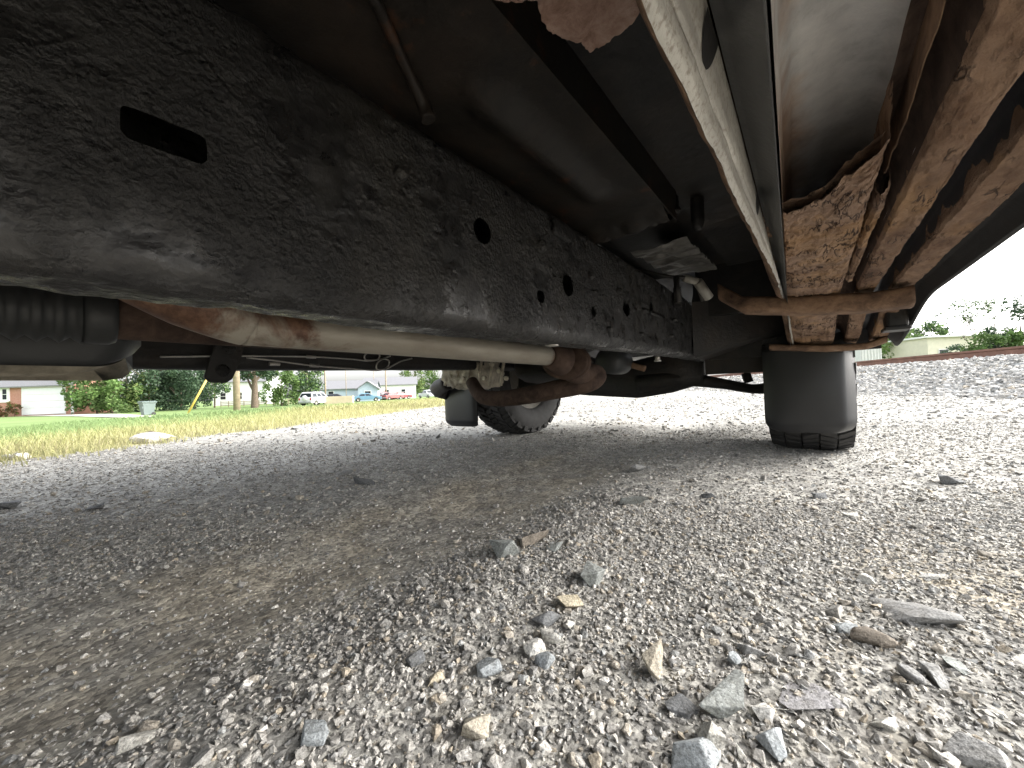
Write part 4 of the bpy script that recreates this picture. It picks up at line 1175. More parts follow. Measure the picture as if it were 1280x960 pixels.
rings = [[(u, v, z) for u, v in ((.17 - i, 1.4 - f), (.17 - i, -.72 + g), (-1.65 + i, -.72 + g), (-1.65 + i, 1.4 - f))] for z, i, f, g in ((1.11, 0, 0, 0), (1.66, .13, .75, .1), (1.74, .2, .9, .2), (1.76, .5, 1.1, .4))]
cab.loft(rings, True, False, True); part('cab', cab.mesh('cab'), M_paint)
mb = MB()
def quad(pts, off):
    mb.add([Vector(p) + Vector(off) for p in pts], [(0, 1, 2, 3)])
quad([(.165, 1.25, 1.15), (.165, .35, 1.15), (.062, .35, 1.6), (.062, .72, 1.6)], (.004, 0, .002)); quad([(.165, .28, 1.15), (.165, -.6, 1.15), (.062, -.52, 1.6), (.062, .28, 1.6)], (.004, 0, .002))
quad([(-1.645, 1.25, 1.15), (-1.645, .35, 1.15), (-1.542, .35, 1.6), (-1.542, .72, 1.6)], (-.004, 0, .002)); quad([(-1.645, .28, 1.15), (-1.645, -.6, 1.15), (-1.542, -.52, 1.6), (-1.542, .28, 1.6)], (-.004, 0, .002))
quad([(.09, 1.34, 1.15), (-1.57, 1.34, 1.15), (-1.48, .74, 1.6), (0, .74, 1.6)], (0, .004, .004))
part('window', mb.mesh('window'), M_glass)
mb = MB(); mb.box(-1.656, .177, -2.35, -2.31, .55, 1.1); mb.box(-1.656, .177, -.8, -.76, .68, 1.1); mb.box(-1.656, .177, -2.31, -.8, .68, .70); part('bed', mb.mesh('bed'), M_paint)
mb = MB(); mb.box(-1.66, .18, 2.74, 2.86, .45, .66, None, .03); part('front_bumper', mb.mesh('front_bumper'), M_chrome)
mb = MB(); mb.box(-1.66, .18, -2.5, -2.38, .47, .62, None, .03); part('rear_bumper', mb.mesh('rear_bumper'), M_chrome)
mb = MB(); mb.box(-1.2, -.28, 2.735, 2.775, .7, .93, None, .01); part('grille', mb.mesh('grille'), M_plastic)
for x in (-1.62, -.24):
    mb = MB(); mb.box(x, x + .38, 2.73, 2.78, .72, .92, None, .01); part('headlight', mb.mesh('headlight'), M_lamp)
for x in (-1.66, .03):
    mb = MB(); mb.box(x, x + .145, -2.385, -2.345, .75, 1.05, None, .008); part('tail_light', mb.mesh('tail_light'), M_redlens)
# ------------------------------------------------------------------ grass
gr = np.random.default_rng(303)
def blades(n, ymin, ymax, hmin, hmax, wide):
    s = ymin + (ymax - ymin) * gr.random(n) ** 1.5; e = grass_edge(s)
    dL = gr.random(n) ** 1.4 * (3.2 + s * 1.0)
    L = e + 0.10 * gr.normal(size=n) - dL
    x = 0.985 * L + 0.171 * s; y = -0.171 * L + 0.985 * s
    ok = (y > .6) & (np.abs(x) < 1.6 * y + .8); x, y, dL, s = x[ok], y[ok], dL[ok], s[ok]; n = len(x)
    z = height(x, y)
    h = (hmin + (hmax - hmin) * gr.random(n)) * (0.6 + .4 * sstep(0, .5, dL)); a = gr.random(n) * 6.283; lean = h * (.2 + .75 * gr.random(n)); b = gr.random(n) * 6.283
    w = wide * (.6 + .8 * gr.random(n))
    cx, sx = np.cos(a) * w / 2, np.sin(a) * w / 2
    V = np.zeros((n, 5, 3))
    V[:, 0] = np.stack([x - cx, y - sx, z - .01], -1); V[:, 1] = np.stack([x + cx, y + sx, z - .01], -1)
    mx, my = x + np.cos(b) * lean * .35, y + np.sin(b) * lean * .35
    V[:, 2] = np.stack([mx + cx * .8, my + sx * .8, z + h * .6], -1); V[:, 3] = np.stack([mx - cx * .8, my - sx * .8, z + h * .6], -1)
    V[:, 4] = np.stack([x + np.cos(b) * lean, y + np.sin(b) * lean, z + h], -1)
    i = np.arange(n)[:, None] * 5
    F = np.concatenate([i + np.array([[0, 1, 2]]), i + np.array([[0, 2, 3]]), i + np.array([[3, 2, 4]])])
    pat = fbm(x * .7, y * .7, 0, 3, 41); dry = np.clip(1.15 - dL / (1.6 + .35 * s) + .9 * (pat - .5), 0, 1) * (.65 + .35 * gr.random(n))
    straw = np.array([.46, .41, .26]); yel = np.array([.36, .36, .17]); grn = np.array([.2, .28, .12])
    c = grn * (1 - np.clip(dry * 2, 0, 1))[:, None] + yel * np.clip(dry * 2, 0, 1)[:, None]
    t2 = (np.clip(dry * 2 - 1, 0, 1) * gr.random(n))[:, None]; c = c * (1 - t2) + straw * t2
    c = c * (.75 + .5 * gr.random((n, 1)))
    return V.reshape(-1, 3), F, np.repeat(c, 5, 0)
b1 = blades(26000, .4, 7, .03, .09, .006); b2 = blades(26000, 7, 38, .05, .14, .018)
o = len(b1[0])
tag(link('grass', mesh_np('grass', np.concatenate([b1[0], b2[0]]), np.concatenate([b1[1], b2[1] + o]), False, np.concatenate([b1[2], b2[2]])), M_grass), 'dry yellow-green grass verge beside the gravel', None, None, 'stuff')

# ------------------------------------------------------------------ background helpers
def at(px, D, py=500):
    d = ray(px, py); return d.x / d.y * D, D
def gz(x, y): return float(height(x, y, False))

M_brick = None
def m_brick():
    n = NT('red_brick_wall'); tc = n.n('ShaderNodeTexCoord'); mp = n.n('ShaderNodeMapping'); mp.inputs['Rotation'].default_value = (R(90), 0, 0)
    n.l(tc.outputs['Object'], mp.inputs[0]); b = n.n('ShaderNodeTexBrick'); n.l(mp.outputs[0], b.inputs['Vector'])
    b.inputs['Scale'].default_value = 4; b.inputs['Color1'].default_value = (.46, .2, .14, 1); b.inputs['Color2'].default_value = (.52, .27, .2, 1); b.inputs['Mortar'].default_value = (.5, .42, .36, 1)
    b.inputs['Mortar Size'].default_value = .015
    n.base(b.outputs[0]); n.set(.9); n.nrm(n.bump(b.outputs['Fac'], -.01)); return n.m
M_brick = m_brick()
M_wtrim = m_simple('white_trim_paint', (.78, .78, .76), .5, 0, .05, 3)
M_gdoor = m_simple('white_garage_door_paint', (.78, .79, .8), .45, 0, .04, 2)
M_roof = m_simple('grey_shingle', (.2, .2, .21), .9, 0, .25, 12, .01)
M_siding = m_simple('pale_blue_siding', (.42, .5, .58), .7, 0, .08, 3)
M_wsiding = m_simple('white_siding', (.68, .68, .66), .7, 0, .08, 3)
M_yel = m_simple('pale_yellow_wall', (.66, .63, .5), .8, 0, .06, 2)
M_tanw = m_simple('tan_wall', (.5, .42, .3), .8, 0, .1, 2)
M_conc = m_simple('pale_concrete', (.55, .52, .46), .9, 0, .12, 3)
M_bin = m_simple('grey_green_bin_plastic', (.12, .155, .145), .5, 0, .1, 5)
M_yguard = m_simple('yellow_guard_plastic', (.7, .5, .12), .5, 0, .1, 5)
M_railst = m_simple('rusty_rail_steel', (.2, .105, .075), .75, 0, .25, 6, .002)
M_railtop = m_simple('worn_rail_head', (.34, .26, .21), .4, .5, .2, 6)
M_tie = m_simple('creosoted_tie', (.1, .075, .055), .9, 0, .3, 8, .005)

# railway
trk = tag(link('railway_track', None), 'rusty railway track on top of the grey ballast bank', 'railway track')
RP = [(-.07, 0), (.07, 0), (.07, .012), (.012, .035), (.01, .13), (.036, .145), (.036, .178), (.03, .184), (-.03, .184), (-.036, .178), (-.036, .145), (-.01, .13), (-.012, .035), (-.07, .012)]
def onL(L, s): return 0.985 * L + 0.171 * s, -0.171 * L + 0.985 * s
for L in (8.2, 9.64):
    rings = []
    for s in np.linspace(-25, 160, 60):
        x, y = onL(L, s); rings.append([(x + .985 * a, y - .171 * a, .586 + b) for a, b in RP])
    mb = MB(); mb.loft(rings, True, False, True); part('rail', mb.mesh('rail'), M_railst, trk)
    mb = MB(); mb.loft([[(x + .985 * a * .85, y - .171 * a * .85, .7715) for a in (-.036, .036)] for x, y in [onL(L, s) for s in np.linspace(-25, 160, 60)]], False, False)
    part('rail_head', mb.mesh('rail_head'), M_railtop, trk)
mb = MB(); mb.box(-1.28, 1.28, -.11, .11, -.17, 0, None, .008); tie_me = mb.mesh('tie')
ang = -math.atan2(.171, .985)
for k in range(130):
    x, y = onL(8.92, -4 + k * .52); part('tie', tie_me, M_tie, trk, loc=(x, y, .584), rot=(0, 0, ang))

def windowp(par, M, x0, x1, z0, z1, y, fr=.09, mat=M_wtrim):
    mb = MB(); mb.box(x0 - fr, x1 + fr, y - .06, y - .003, z1, z1 + fr, M); mb.box(x0 - fr, x1 + fr, y - .08, y - .003, z0 - fr, z0, M); mb.box(x0 - fr, x0, y - .06, y - .003, z0, z1, M); mb.box(x1, x1 + fr, y - .06, y - .003, z0, z1, M)
    mb.box(x0, x1, y - .05, y - .003, (z0 + z1) / 2 - .025, (z0 + z1) / 2 + .025, M)
    w = part('window', mb.mesh('window'), mat, par); mb = MB(); mb.box(x0, x1, y - .03, y - .004, z0, z1, M); part('pane', mb.mesh('pane'), M_glass, w)
def house(name, label, cat, x, y, z, rot, w, d, h, wall, roofh=1.6, ridge='x', wins=(), eave=.4, group=None):
    t = tag(link(name, None, None, None, (x, y, z), (0, 0, rot)), label, cat, group)
    mb = MB(); mb.box(-w / 2, w / 2, 0, d, -.6, h)
    if ridge == 'y': mb.prism([(-w / 2, h), (w / 2, h), (0, h + roofh)], 'y', .001, d - .001)
    else: mb.prism([(0.001, h), (d - .001, h), (d / 2, h + roofh)], 'x', -w / 2 + .001, w / 2 - .001)
    part('wall', mb.mesh('wall'), wall, t)
    mb = MB(); th = .14
    if ridge == 'y':
        for s in (-1, 1):
            sl = roofh / (w / 2); e = w / 2 + eave
            mb.prism([(0, h + roofh + .02), (s * e, h - eave * sl + .02), (s * e, h - eave * sl + .02 + th), (0, h + roofh + .02 + th)], 'y', -eave, d + eave)
    else:
        for s in (-1, 1):
            sl = roofh / (d / 2); e = d / 2 + eave
            mb.prism([(d / 2, h + roofh + .02), (d / 2 + s * e, h - eave * sl + .02), (d / 2 + s * e, h - eave * sl + .02 + th), (d / 2, h + roofh + .02 + th)], 'x', -w / 2 - eave, w / 2 + eave)
    part('roof', mb.mesh('roof'), M_roof, t)
    for (a, b, c, e) in wins: windowp(t, None, a, b, c, e, 0)
    return t

# brick house with the garage door
hx0, _ = at(-130, 45); hx1, _ = at(92, 45); hz0 = gz(-54, 45) + .12
bh = house('brick_house', 'red brick house with one white garage door at the far left', 'house', (hx0 + hx1) / 2, 45, hz0, 0, hx1 - hx0, 4.5, 3.6, M_brick, 2.2, 'x', [])
cxh = (hx0 + hx1) / 2
def lx(px): return at(px, 45)[0] - cxh
gdr = link('garage_door', None, None, bh)
for k in range(4):
    mb = MB(); mb.box(lx(29), lx(81), -.05, -.004, .02 + k * .78, .02 + k * .78 + .765, None, .01); part('door_panel', mb.mesh('door_panel'), M_gdoor, gdr)
mb = MB(); mb.box(lx(29) - .14, lx(29), -.06, -.003, 0, 3.15); mb.box(lx(81), lx(81) + .14, -.06, -.003, 0, 3.15); mb.box(lx(29) - .14, lx(81) + .14, -.06, -.003, 3.15, 3.3); part('door_frame', mb.mesh('door_frame'), M_wtrim, bh)
mb = MB(); mb.box(lx(89), lx(92.5), -.05, -.003, 0, 3.6); part('corner_trim', mb.mesh('corner_trim'), M_wtrim, bh)
windowp(bh, None, lx(3.5), lx(9), 1.9, 3.1, 0, .35); windowp(bh, None, lx(-30), lx(-18), 1.9, 3.1, 0, .2)
# driveway
x0, y0 = at(20, 44.6); pts_ = []
dv = [(onx, ony) for onx, ony in (at(18, 44.8), at(92, 44.8), at(150, 38), at(182, 30.5), at(240, 25), at(206, 24), at(140, 29), at(92, 36), at(40, 42.5))]
mb = MB(); n_ = len(dv); cxx = sum(p[0] for p in dv) / n_; cyy = sum(p[1] for p in dv) / n_
bm = bmesh.new(); vv = [bm.verts.new((p[0], p[1], 0)) for p in dv]; f = bm.faces.new(vv); bmesh.ops.triangulate(bm, faces=[f]); bmesh.ops.subdivide_edges(bm, edges=bm.edges[:], cuts=12, use_grid_fill=True); bmesh.ops.triangulate(bm, faces=bm.faces[:])
for v in bm.verts: v.co.z = gz(v.co.x, v.co.y) + .05
bmesh.ops.recalc_face_normals(bm, faces=bm.faces[:]); mb.bm(bm); tag(link('driveway', mb.mesh('driveway'), M_conc), 'pale concrete driveway to the garage', None, None, 'structure')

# wheelie bin
x, y = at(184, 30); bz = gz(x, y) + .05
t = tag(link('trash_bin', None, None, None, (x, y, bz), (0, 0, R(-25))), 'grey-green wheeled trash bin standing on the pale driveway', 'trash bin')
mb = MB(); mb.loft([[(sx * w, sy * d, z) for sx, sy in ((-1, -1), (1, -1), (1, 1), (-1, 1))] for z, w, d in ((.06, .24, .26), (.1, .26, .29), (.95, .34, .4), (.98, .38, .44), (1.02, .38, .44))], True, False, True); part('bin_body', mb.mesh('bin_body'), M_bin, t)
mb = MB(); mb.loft([[(sx * w, sy * d, z) for sx, sy in ((-1, -1), (1, -1), (1, 1), (-1, 1))] for z, w, d in ((1.022, .4, .46), (1.08, .41, .47), (1.13, .33, .38))], True, False, True); part('lid', mb.mesh('lid'), M_bin, t)
mb = MB(); mb.box(.16, .28, -.42, -.33, .55, .72, None, .02); part('handle', mb.mesh('handle'), M_bin, t)
for s in (-1, 1):
    mb = MB(); mb.tube([(s * .22, .28, .13), (s * .3, .28, .13)], .13, 14); part('wheel', mb.mesh('wheel'), M_tyre, t)

# utility pole with its stay wire
x, y = at(296, 20.5); z = gz(x, y)
t = tag(link('utility_pole', None, None, None, (x, y, z)), 'thick weathered wooden utility pole on the far lawn', 'utility pole')
mb = MB(); mb.tube([(0, 0, -.3), (0, 0, 4), (0, 0, 9.5)], [.165, .15, .11], 16); part('pole', mb.mesh('pole'), M_wood, t)
mb = MB(); mb.box(-1.2, 1.2, -.18, -.06, 8.7, 8.82); part('crossarm', mb.mesh('crossarm'), M_wood, t)
x1, y1 = at(232, 21.5); z1 = gz(x1, y1); top = Vector((x, y, z + 8.6)); bot = Vector((x1, y1, z1))
t = tag(link('stay_wire', None), 'slanting stay wire in a yellow guard left of the utility pole', 'stay wire')
dirv = Vector((1.0, .1, 1.85)).normalized()
mb = MB(); mb.tube([bot, bot + dirv * 2.4], .05, 8); part('guard', mb.mesh('guard'), M_yguard, t)
mb = MB(); mb.tube([bot + dirv * 2.3, bot + dirv * 9], .012, 6); part('wire', mb.mesh('wire'), M_wire, t)

# ------------------------------------------------------------------ trees and bushes
def leaves(C_, rad, n, size, cols, rng, clumps=14, hollow=.35):
    cl = rng.normal(size=(clumps, 3)); cl /= np.linalg.norm(cl, axis=1)[:, None]; cl *= (hollow + (1 - hollow) * rng.random((clumps, 1)) ** .5)
    cr = .22 + .2 * rng.random(clumps)
    k = rng.integers(0, clumps, n); d = rng.normal(size=(n, 3)); d /= np.linalg.norm(d, axis=1)[:, None]; d *= rng.random((n, 1)) ** .45
    P = (cl[k] + d * cr[k][:, None]) * np.array(rad) + np.array(C_)
    tone = .7 + .6 * rng.random(clumps)
    a = rng.normal(size=(n, 3)); a /= np.linalg.norm(a, axis=1)[:, None]; b = np.cross(a, rng.normal(size=(n, 3))); b /= np.linalg.norm(b, axis=1)[:, None]
    s = size * (.6 + .8 * rng.random((n, 1)))
    V = np.stack([P - a * s * .6, P + b * s * .35, P + a * s * .6, P - b * s * .35], 1).reshape(-1, 3)
    F = np.arange(n * 4).reshape(-1, 4)
    col = np.array(cols)[rng.integers(0, len(cols), n)] * (tone[k] * (.8 + .4 * rng.random(n)))[:, None]
    return V, F, np.repeat(col, 4, 0)
GREEN = [(.09, .16, .045), (.12, .2, .06), (.15, .22, .075)]; DKG = [(.04, .075, .04), (.055, .095, .05), (.07, .11, .06)]; YG = [(.16, .22, .07), (.2, .25, .09)]
tr = np.random.default_rng(909)
def tree(name, label, cat, x, y, h, rad, n, size, cols, trunk_r=.12, cz=.55, clumps=16, group=None, limbs=6, hollow=.35):
    z = gz(x, y); t = tag(link(name, None, None, None, (x, y, z)), label, cat, group)
    mb = MB(); mb.tube([(0, 0, -.2), (.05 * h * .2, 0, h * .3), (0, .03, h * .75)], [trunk_r, trunk_r * .75, trunk_r * .25], 10, True, True, 4)
    for k in range(limbs):
        a = 6.283 * k / limbs + tr.random(); zz = h * (.25 + .4 * tr.random()); l = .75 * (.5 + .5 * tr.random())
        mb.tube([(0, 0, zz), (math.cos(a) * rad[0] * l * .5, math.sin(a) * rad[1] * l * .5, zz + h * .12), (math.cos(a) * rad[0] * l, math.sin(a) * rad[1] * l, zz + h * .28)], [trunk_r * .5, trunk_r * .3, trunk_r * .1], 6, False, True, 3)
    part('trunk', mb.mesh('trunk'), M_bark, t)
    V, F, c = leaves((0, 0, h * cz), rad, n, size, cols, tr, clumps, hollow); part('crown', mesh_np('crown', V, F, False, c), M_leaf, t)
    return t
def tp(px, D): return at(px, D)
x, y = tp(121, 44); tree('broad_bush', 'bright green rounded bush beside the white garage corner', 'bush', x, y, 6.2, (2.7, 2.4, 3.3), 3600, .3, GREEN, .1, .5, 26)
x, y = tp(158, 45); tree('broad_bush', 'pale green bush right of the brightest bush near the trash bin', 'bush', x, y, 5.5, (2.3, 2, 3), 2600, .28, GREEN + YG, .1, .5, 22)
x, y = tp(140, 43); tree('broad_bush', 'low green bush in front of the two rounded bushes near the garage', 'bush', x, y, 4.2, (2.0, 1.6, 2.2), 2600, .26, GREEN, .08, .5, 20)
x, y = tp(186, 47); tree('evergreen_tree', 'dark evergreen left of the spreading one behind the trash bin', 'tree', x, y, 6.5, (2.8, 2.2, 3.6), 3600, .26, DKG, .14, .48, 26)
x, y = tp(226, 48); tree('evergreen_tree', 'low dark evergreen between the trash bin and yellow stay guard', 'tree', x, y, 5, (2.6, 2, 2.8), 3000, .26, DKG, .14, .48, 22)
x, y = tp(207, 50); tree('evergreen_tree', 'dark spreading evergreen behind the trash bin', 'tree', x, y, 7, (3.6, 2.6, 4), 4200, .28, DKG, .16, .5, 30)
x, y = tp(243, 52); tree('evergreen_tree', 'dark evergreen behind the yellow stay guard', 'tree', x, y, 6.5, (2.6, 2.4, 3.4), 2800, .28, DKG, .15, .5, 24)
x, y = tp(268, 56); tree('leafy_tree', 'mid-green leafy tree left of the utility pole', 'tree', x, y, 7.5, (2.3, 2.2, 3.2), 2000, .3, GREEN + DKG, .12, .62, 20)
x, y = tp(318, 46); tree('street_tree', 'street tree with thick dark trunk right of the utility pole', 'tree', x, y, 8, (3, 3, 2.2), 2600, .32, DKG, .42, .68, 18)
x, y = tp(352, 52); tree('broad_bush', 'green bush left of the parked white car, lower of two', 'bush', x, y, 5.2, (2.2, 2, 2.8), 2600, .28, GREEN, .1, .5, 22)
x, y = tp(384, 56); tree('broad_bush', 'tall green bush directly behind the parked white car', 'bush', x, y, 7, (2.8, 2.2, 3.8), 3200, .3, GREEN + DKG, .12, .5, 24)
x, y = tp(520, 118); tree('leafy_tree', 'pale distant tree beyond the white house at the street end', 'tree', x, y, 11, (4, 4, 5.2), 2200, .5, GREEN + YG, .2, .55, 18)
x, y = tp(545, 130); tree('leafy_tree', 'distant tree behind the parked white pickup at the street end', 'tree', x, y, 12, (5, 4, 6), 2200, .55, GREEN, .2, .55, 18)
x, y = tp(18, 44.2); tree('rose_bush', 'small reddish shrub against the brick wall', 'bush', x, y, 1.5, (.8, .35, .7), 500, .16, [(.2, .1, .06), (.1, .14, .04)], .03, .55, 12)
x, y = tp(6, 44.0); tree('rose_bush', 'reddish shrub under the window of the brick house', 'bush', x, y, 1.7, (.9, .35, .8), 600, .16, [(.22, .1, .06), (.08, .12, .03)], .03, .5, 12)

# right side beyond the track
x, y = tp(1122, 62); tree('leafy_tree', 'bright green tree beside the truck sill beyond the track', 'tree', x, y, 8.2, (3.4, 3, 3.4), 2600, .38, GREEN + YG, .16, .6, 20)
x, y = tp(1150, 60); tree('leafy_tree', 'rounded green tree left of the pale yellow building', 'tree', x, y, 6.6, (2.4, 2.4, 2.6), 2000, .34, GREEN, .14, .62, 18)
x, y = tp(1160, 72); tree('leafy_tree', 'greyish distant tree behind the pale yellow building', 'tree', x, y, 10.5, (4.6, 3, 3), 1500, .4, DKG + GREEN, .16, .68, 14)
x, y = tp(1196, 44); tree('roadside_shrub', 'dark shrub in front of the pale yellow building', 'bush', x, y, 3.6, (2.6, 1.5, 1.0), 1100, .24, DKG, .08, .8, 14)
x, y = tp(1250, 36); tree('roadside_shrub', 'bright green shrub right of the pale yellow building', 'bush', x, y, 4.4, (2.3, 1.6, 1.7), 2400, .22, GREEN, .1, .62, 20)
x, y = tp(1281, 36); tree('leafy_tree', 'dark tree at the right picture edge beyond the rail', 'tree', x, y, 6.6, (2.3, 2, 3.0), 2600, .24, DKG, .14, .58, 18)
def sparse_tree(px, D, h, label):
    x, y = tp(px, D); z = gz(x, y); t = tag(link('sparse_tree', None, None, None, (x, y, z)), label, 'tree')
    mb = MB(); tips = []
    def br(p, d, l, r, lev):
        q = p + d * l; mb.tube([p, p.lerp(q, .5) + Vector((random.uniform(-.1, .1), random.uniform(-.1, .1), 0)) * l, q], [r, r * .8, r * .55], 6, False, True)
        if lev == 0: tips.append(q); return
        for k in range(3 if lev > 1 else 3):
            nd = (d + Vector((random.uniform(-.75, .75), random.uniform(-.75, .75), random.uniform(-.1, .5)))).normalized(); br(q, nd, l * random.uniform(.55, .8), r * .55, lev - 1)
        tips.append(q)
    br(Vector((0, 0, -.2)), Vector((.05, 0, 1)), h * .36, .09, 4)
    part('trunk', mb.mesh('trunk'), M_bark, t)
    VV, FF, CC = [], [], []; o = 0
    for q in tips:
        if random.random() < .35: continue
        V, F, c = leaves(q, (.3, .3, .25), 9, .17, DKG + GREEN, tr, 3); VV.append(V); FF.append(F + o); CC.append(c); o += len(V)
    part('crown', mesh_np('crown', np.concatenate(VV), np.concatenate(FF), False, np.concatenate(CC)), M_leaf, t)
sparse_tree(1222, 42, 8.6, 'tall thin tree with sparse leaves above the pale yellow building')
sparse_tree(1250, 44, 10.6, 'tallest bare-branched tree right of the pale yellow building')

def boxb(name, label, cat, px0, px1, D, h, depth, wall, roofm=M_roof, flat=.25, slope=0.0):
    x0, _ = at(px0, D, 440); x1, _ = at(px1, D, 440); xc = (x0 + x1) / 2; z = gz(xc, D)
    t = tag(link(name, None, None, None, (xc, D, z)), label, cat); w = x1 - x0
    mb = MB(); mb.box(-w / 2, w / 2, 0, depth, -.6, h); part('wall', mb.mesh('wall'), wall, t)
    mb = MB(); mb.prism([(-.4, h + .01), (depth + .4, h + slope + .01), (depth + .4, h + slope + flat), (-.4, h + flat)], 'x', -w / 2 - .4, w / 2 + .4); part('roof', mb.mesh('roof'), roofm, t)
    return t, w
t, w = boxb('yellow_building', 'long pale yellow building beyond the railway', 'building', 1160, 1262, 56, 6.0, 12, M_yel, M_wtrim)
for k in range(3):
    windowp(t, None, -w / 2 + 1.6 + k * 3.6, -w / 2 + 2.9 + k * 3.6, 3.0, 4.2, 0)
t, w = boxb('tan_shed', 'low tan shed with a pale roof beyond the railway', 'shed', 1098, 1146, 66, 4.4, 8, M_tanw, M_wtrim)
t, w = boxb('white_shed', 'narrow white shed with upright ribs beside the truck flap', 'shed', 1076, 1102, 50, 5.4, 5, M_wsiding, M_roof)
for k in range(7):
    mb = MB(); xx = -w / 2 + .15 + k * (w - .3) / 6; mb.box(xx - .04, xx + .04, -.06, -.003, 0, 5.3); part('wall_rib', mb.mesh('wall_rib'), M_wsiding, t)

# houses along the street at left
x, y = tp(300, 78); house('white_house', 'white house half hidden behind the utility pole', 'house', x, y, gz(x, y), R(8), 10, 8, 4.8, M_wsiding, 2.4, 'x', [(-3.6, -2.6, 1.2, 2.5), (-.6, .4, 1.2, 2.5), (2.6, 3.6, 1.2, 2.5)])
x, y = tp(436, 74); house('blue_house', 'pale blue gabled house with a low grey roof', 'house', x, y, gz(x, y), R(12), 9.5, 7, 2.5, M_siding, 1.5, 'x', [(-3.6, -2.7, 1, 2), (2.6, 3.6, 1, 2)])
x, y = tp(460, 70); house('gabled_porch', 'small pale blue gable wing at the end of the blue house', 'house wing', x, y, gz(x, y), R(12), 3.4, 3, 2.3, M_siding, 1.2, 'y', [(-.5, .5, .9, 1.8)])
x, y = tp(488, 92); house('white_house', 'long white house behind the red cars', 'house', x, y, gz(x, y), R(14), 12, 8, 3.4, M_wsiding, 1.8, 'x', [(-4.6, -3.7, 1, 2.2), (-1.2, -.3, 1, 2.2), (2.6, 3.5, 1, 2.2)])
# thin poles
for px, D, r, lab in [(407, 60, .14, 'brown wooden pole between the tall bush and blue house'), (433, 66, .06, 'thin grey pole in front of the blue house'), (483, 78, .15, 'wooden street pole in front of the long white house'), (468, 80, .06, 'thin pole left of the wooden street pole')]:
    x, y = tp(px, D); mb = MB(); mb.tube([(0, 0, -.3), (0, 0, 4), (0, 0, 8)], [r, r * .9, r * .7], 10); tag(link('street_pole', mb.mesh('street_pole'), M_wood, None, (x, y, gz(x, y))), lab, 'pole')
# low wall and fence
x, y = tp(424, 50); mb = MB(); mb.box(-1.75, 1.75, -.4, .4, -.3, 1.05, None, .03); tag(link('tan_wall', mb.mesh('tan_wall'), M_tanw, None, (x, y, gz(x, y)), (0, 0, R(8))), 'low tan block wall right of the parked white car', 'wall')
x0, y0 = tp(276, 58); x1, y1 = tp(404, 62)
ft = tag(link('board_fence', None), 'long low grey wooden fence under the bushes', 'fence')
mb = MB(); mb.box(-.05, .05, -.03, .03, 0, .9); fb = mb.mesh('post'); mb = MB()
nfp = 14; dx, dy = (x1 - x0) / nfp, (y1 - y0) / nfp; ln = math.hypot(dx, dy)
mb.box(0, ln - .02, -.05, -.03, -.05, .05); fr = mb.mesh('fence_rail')
for k in range(nfp):
    xx, yy = x0 + dx * k, y0 + dy * k; part('post', fb, M_wood, ft, loc=(xx, yy, gz(xx, yy)))
    for zz in (.25, .5, .75): part('fence_rail', fr, M_wood, ft, loc=(xx, yy, gz(xx, yy) + zz), rot=(0, 0, math.atan2(dy, dx)))

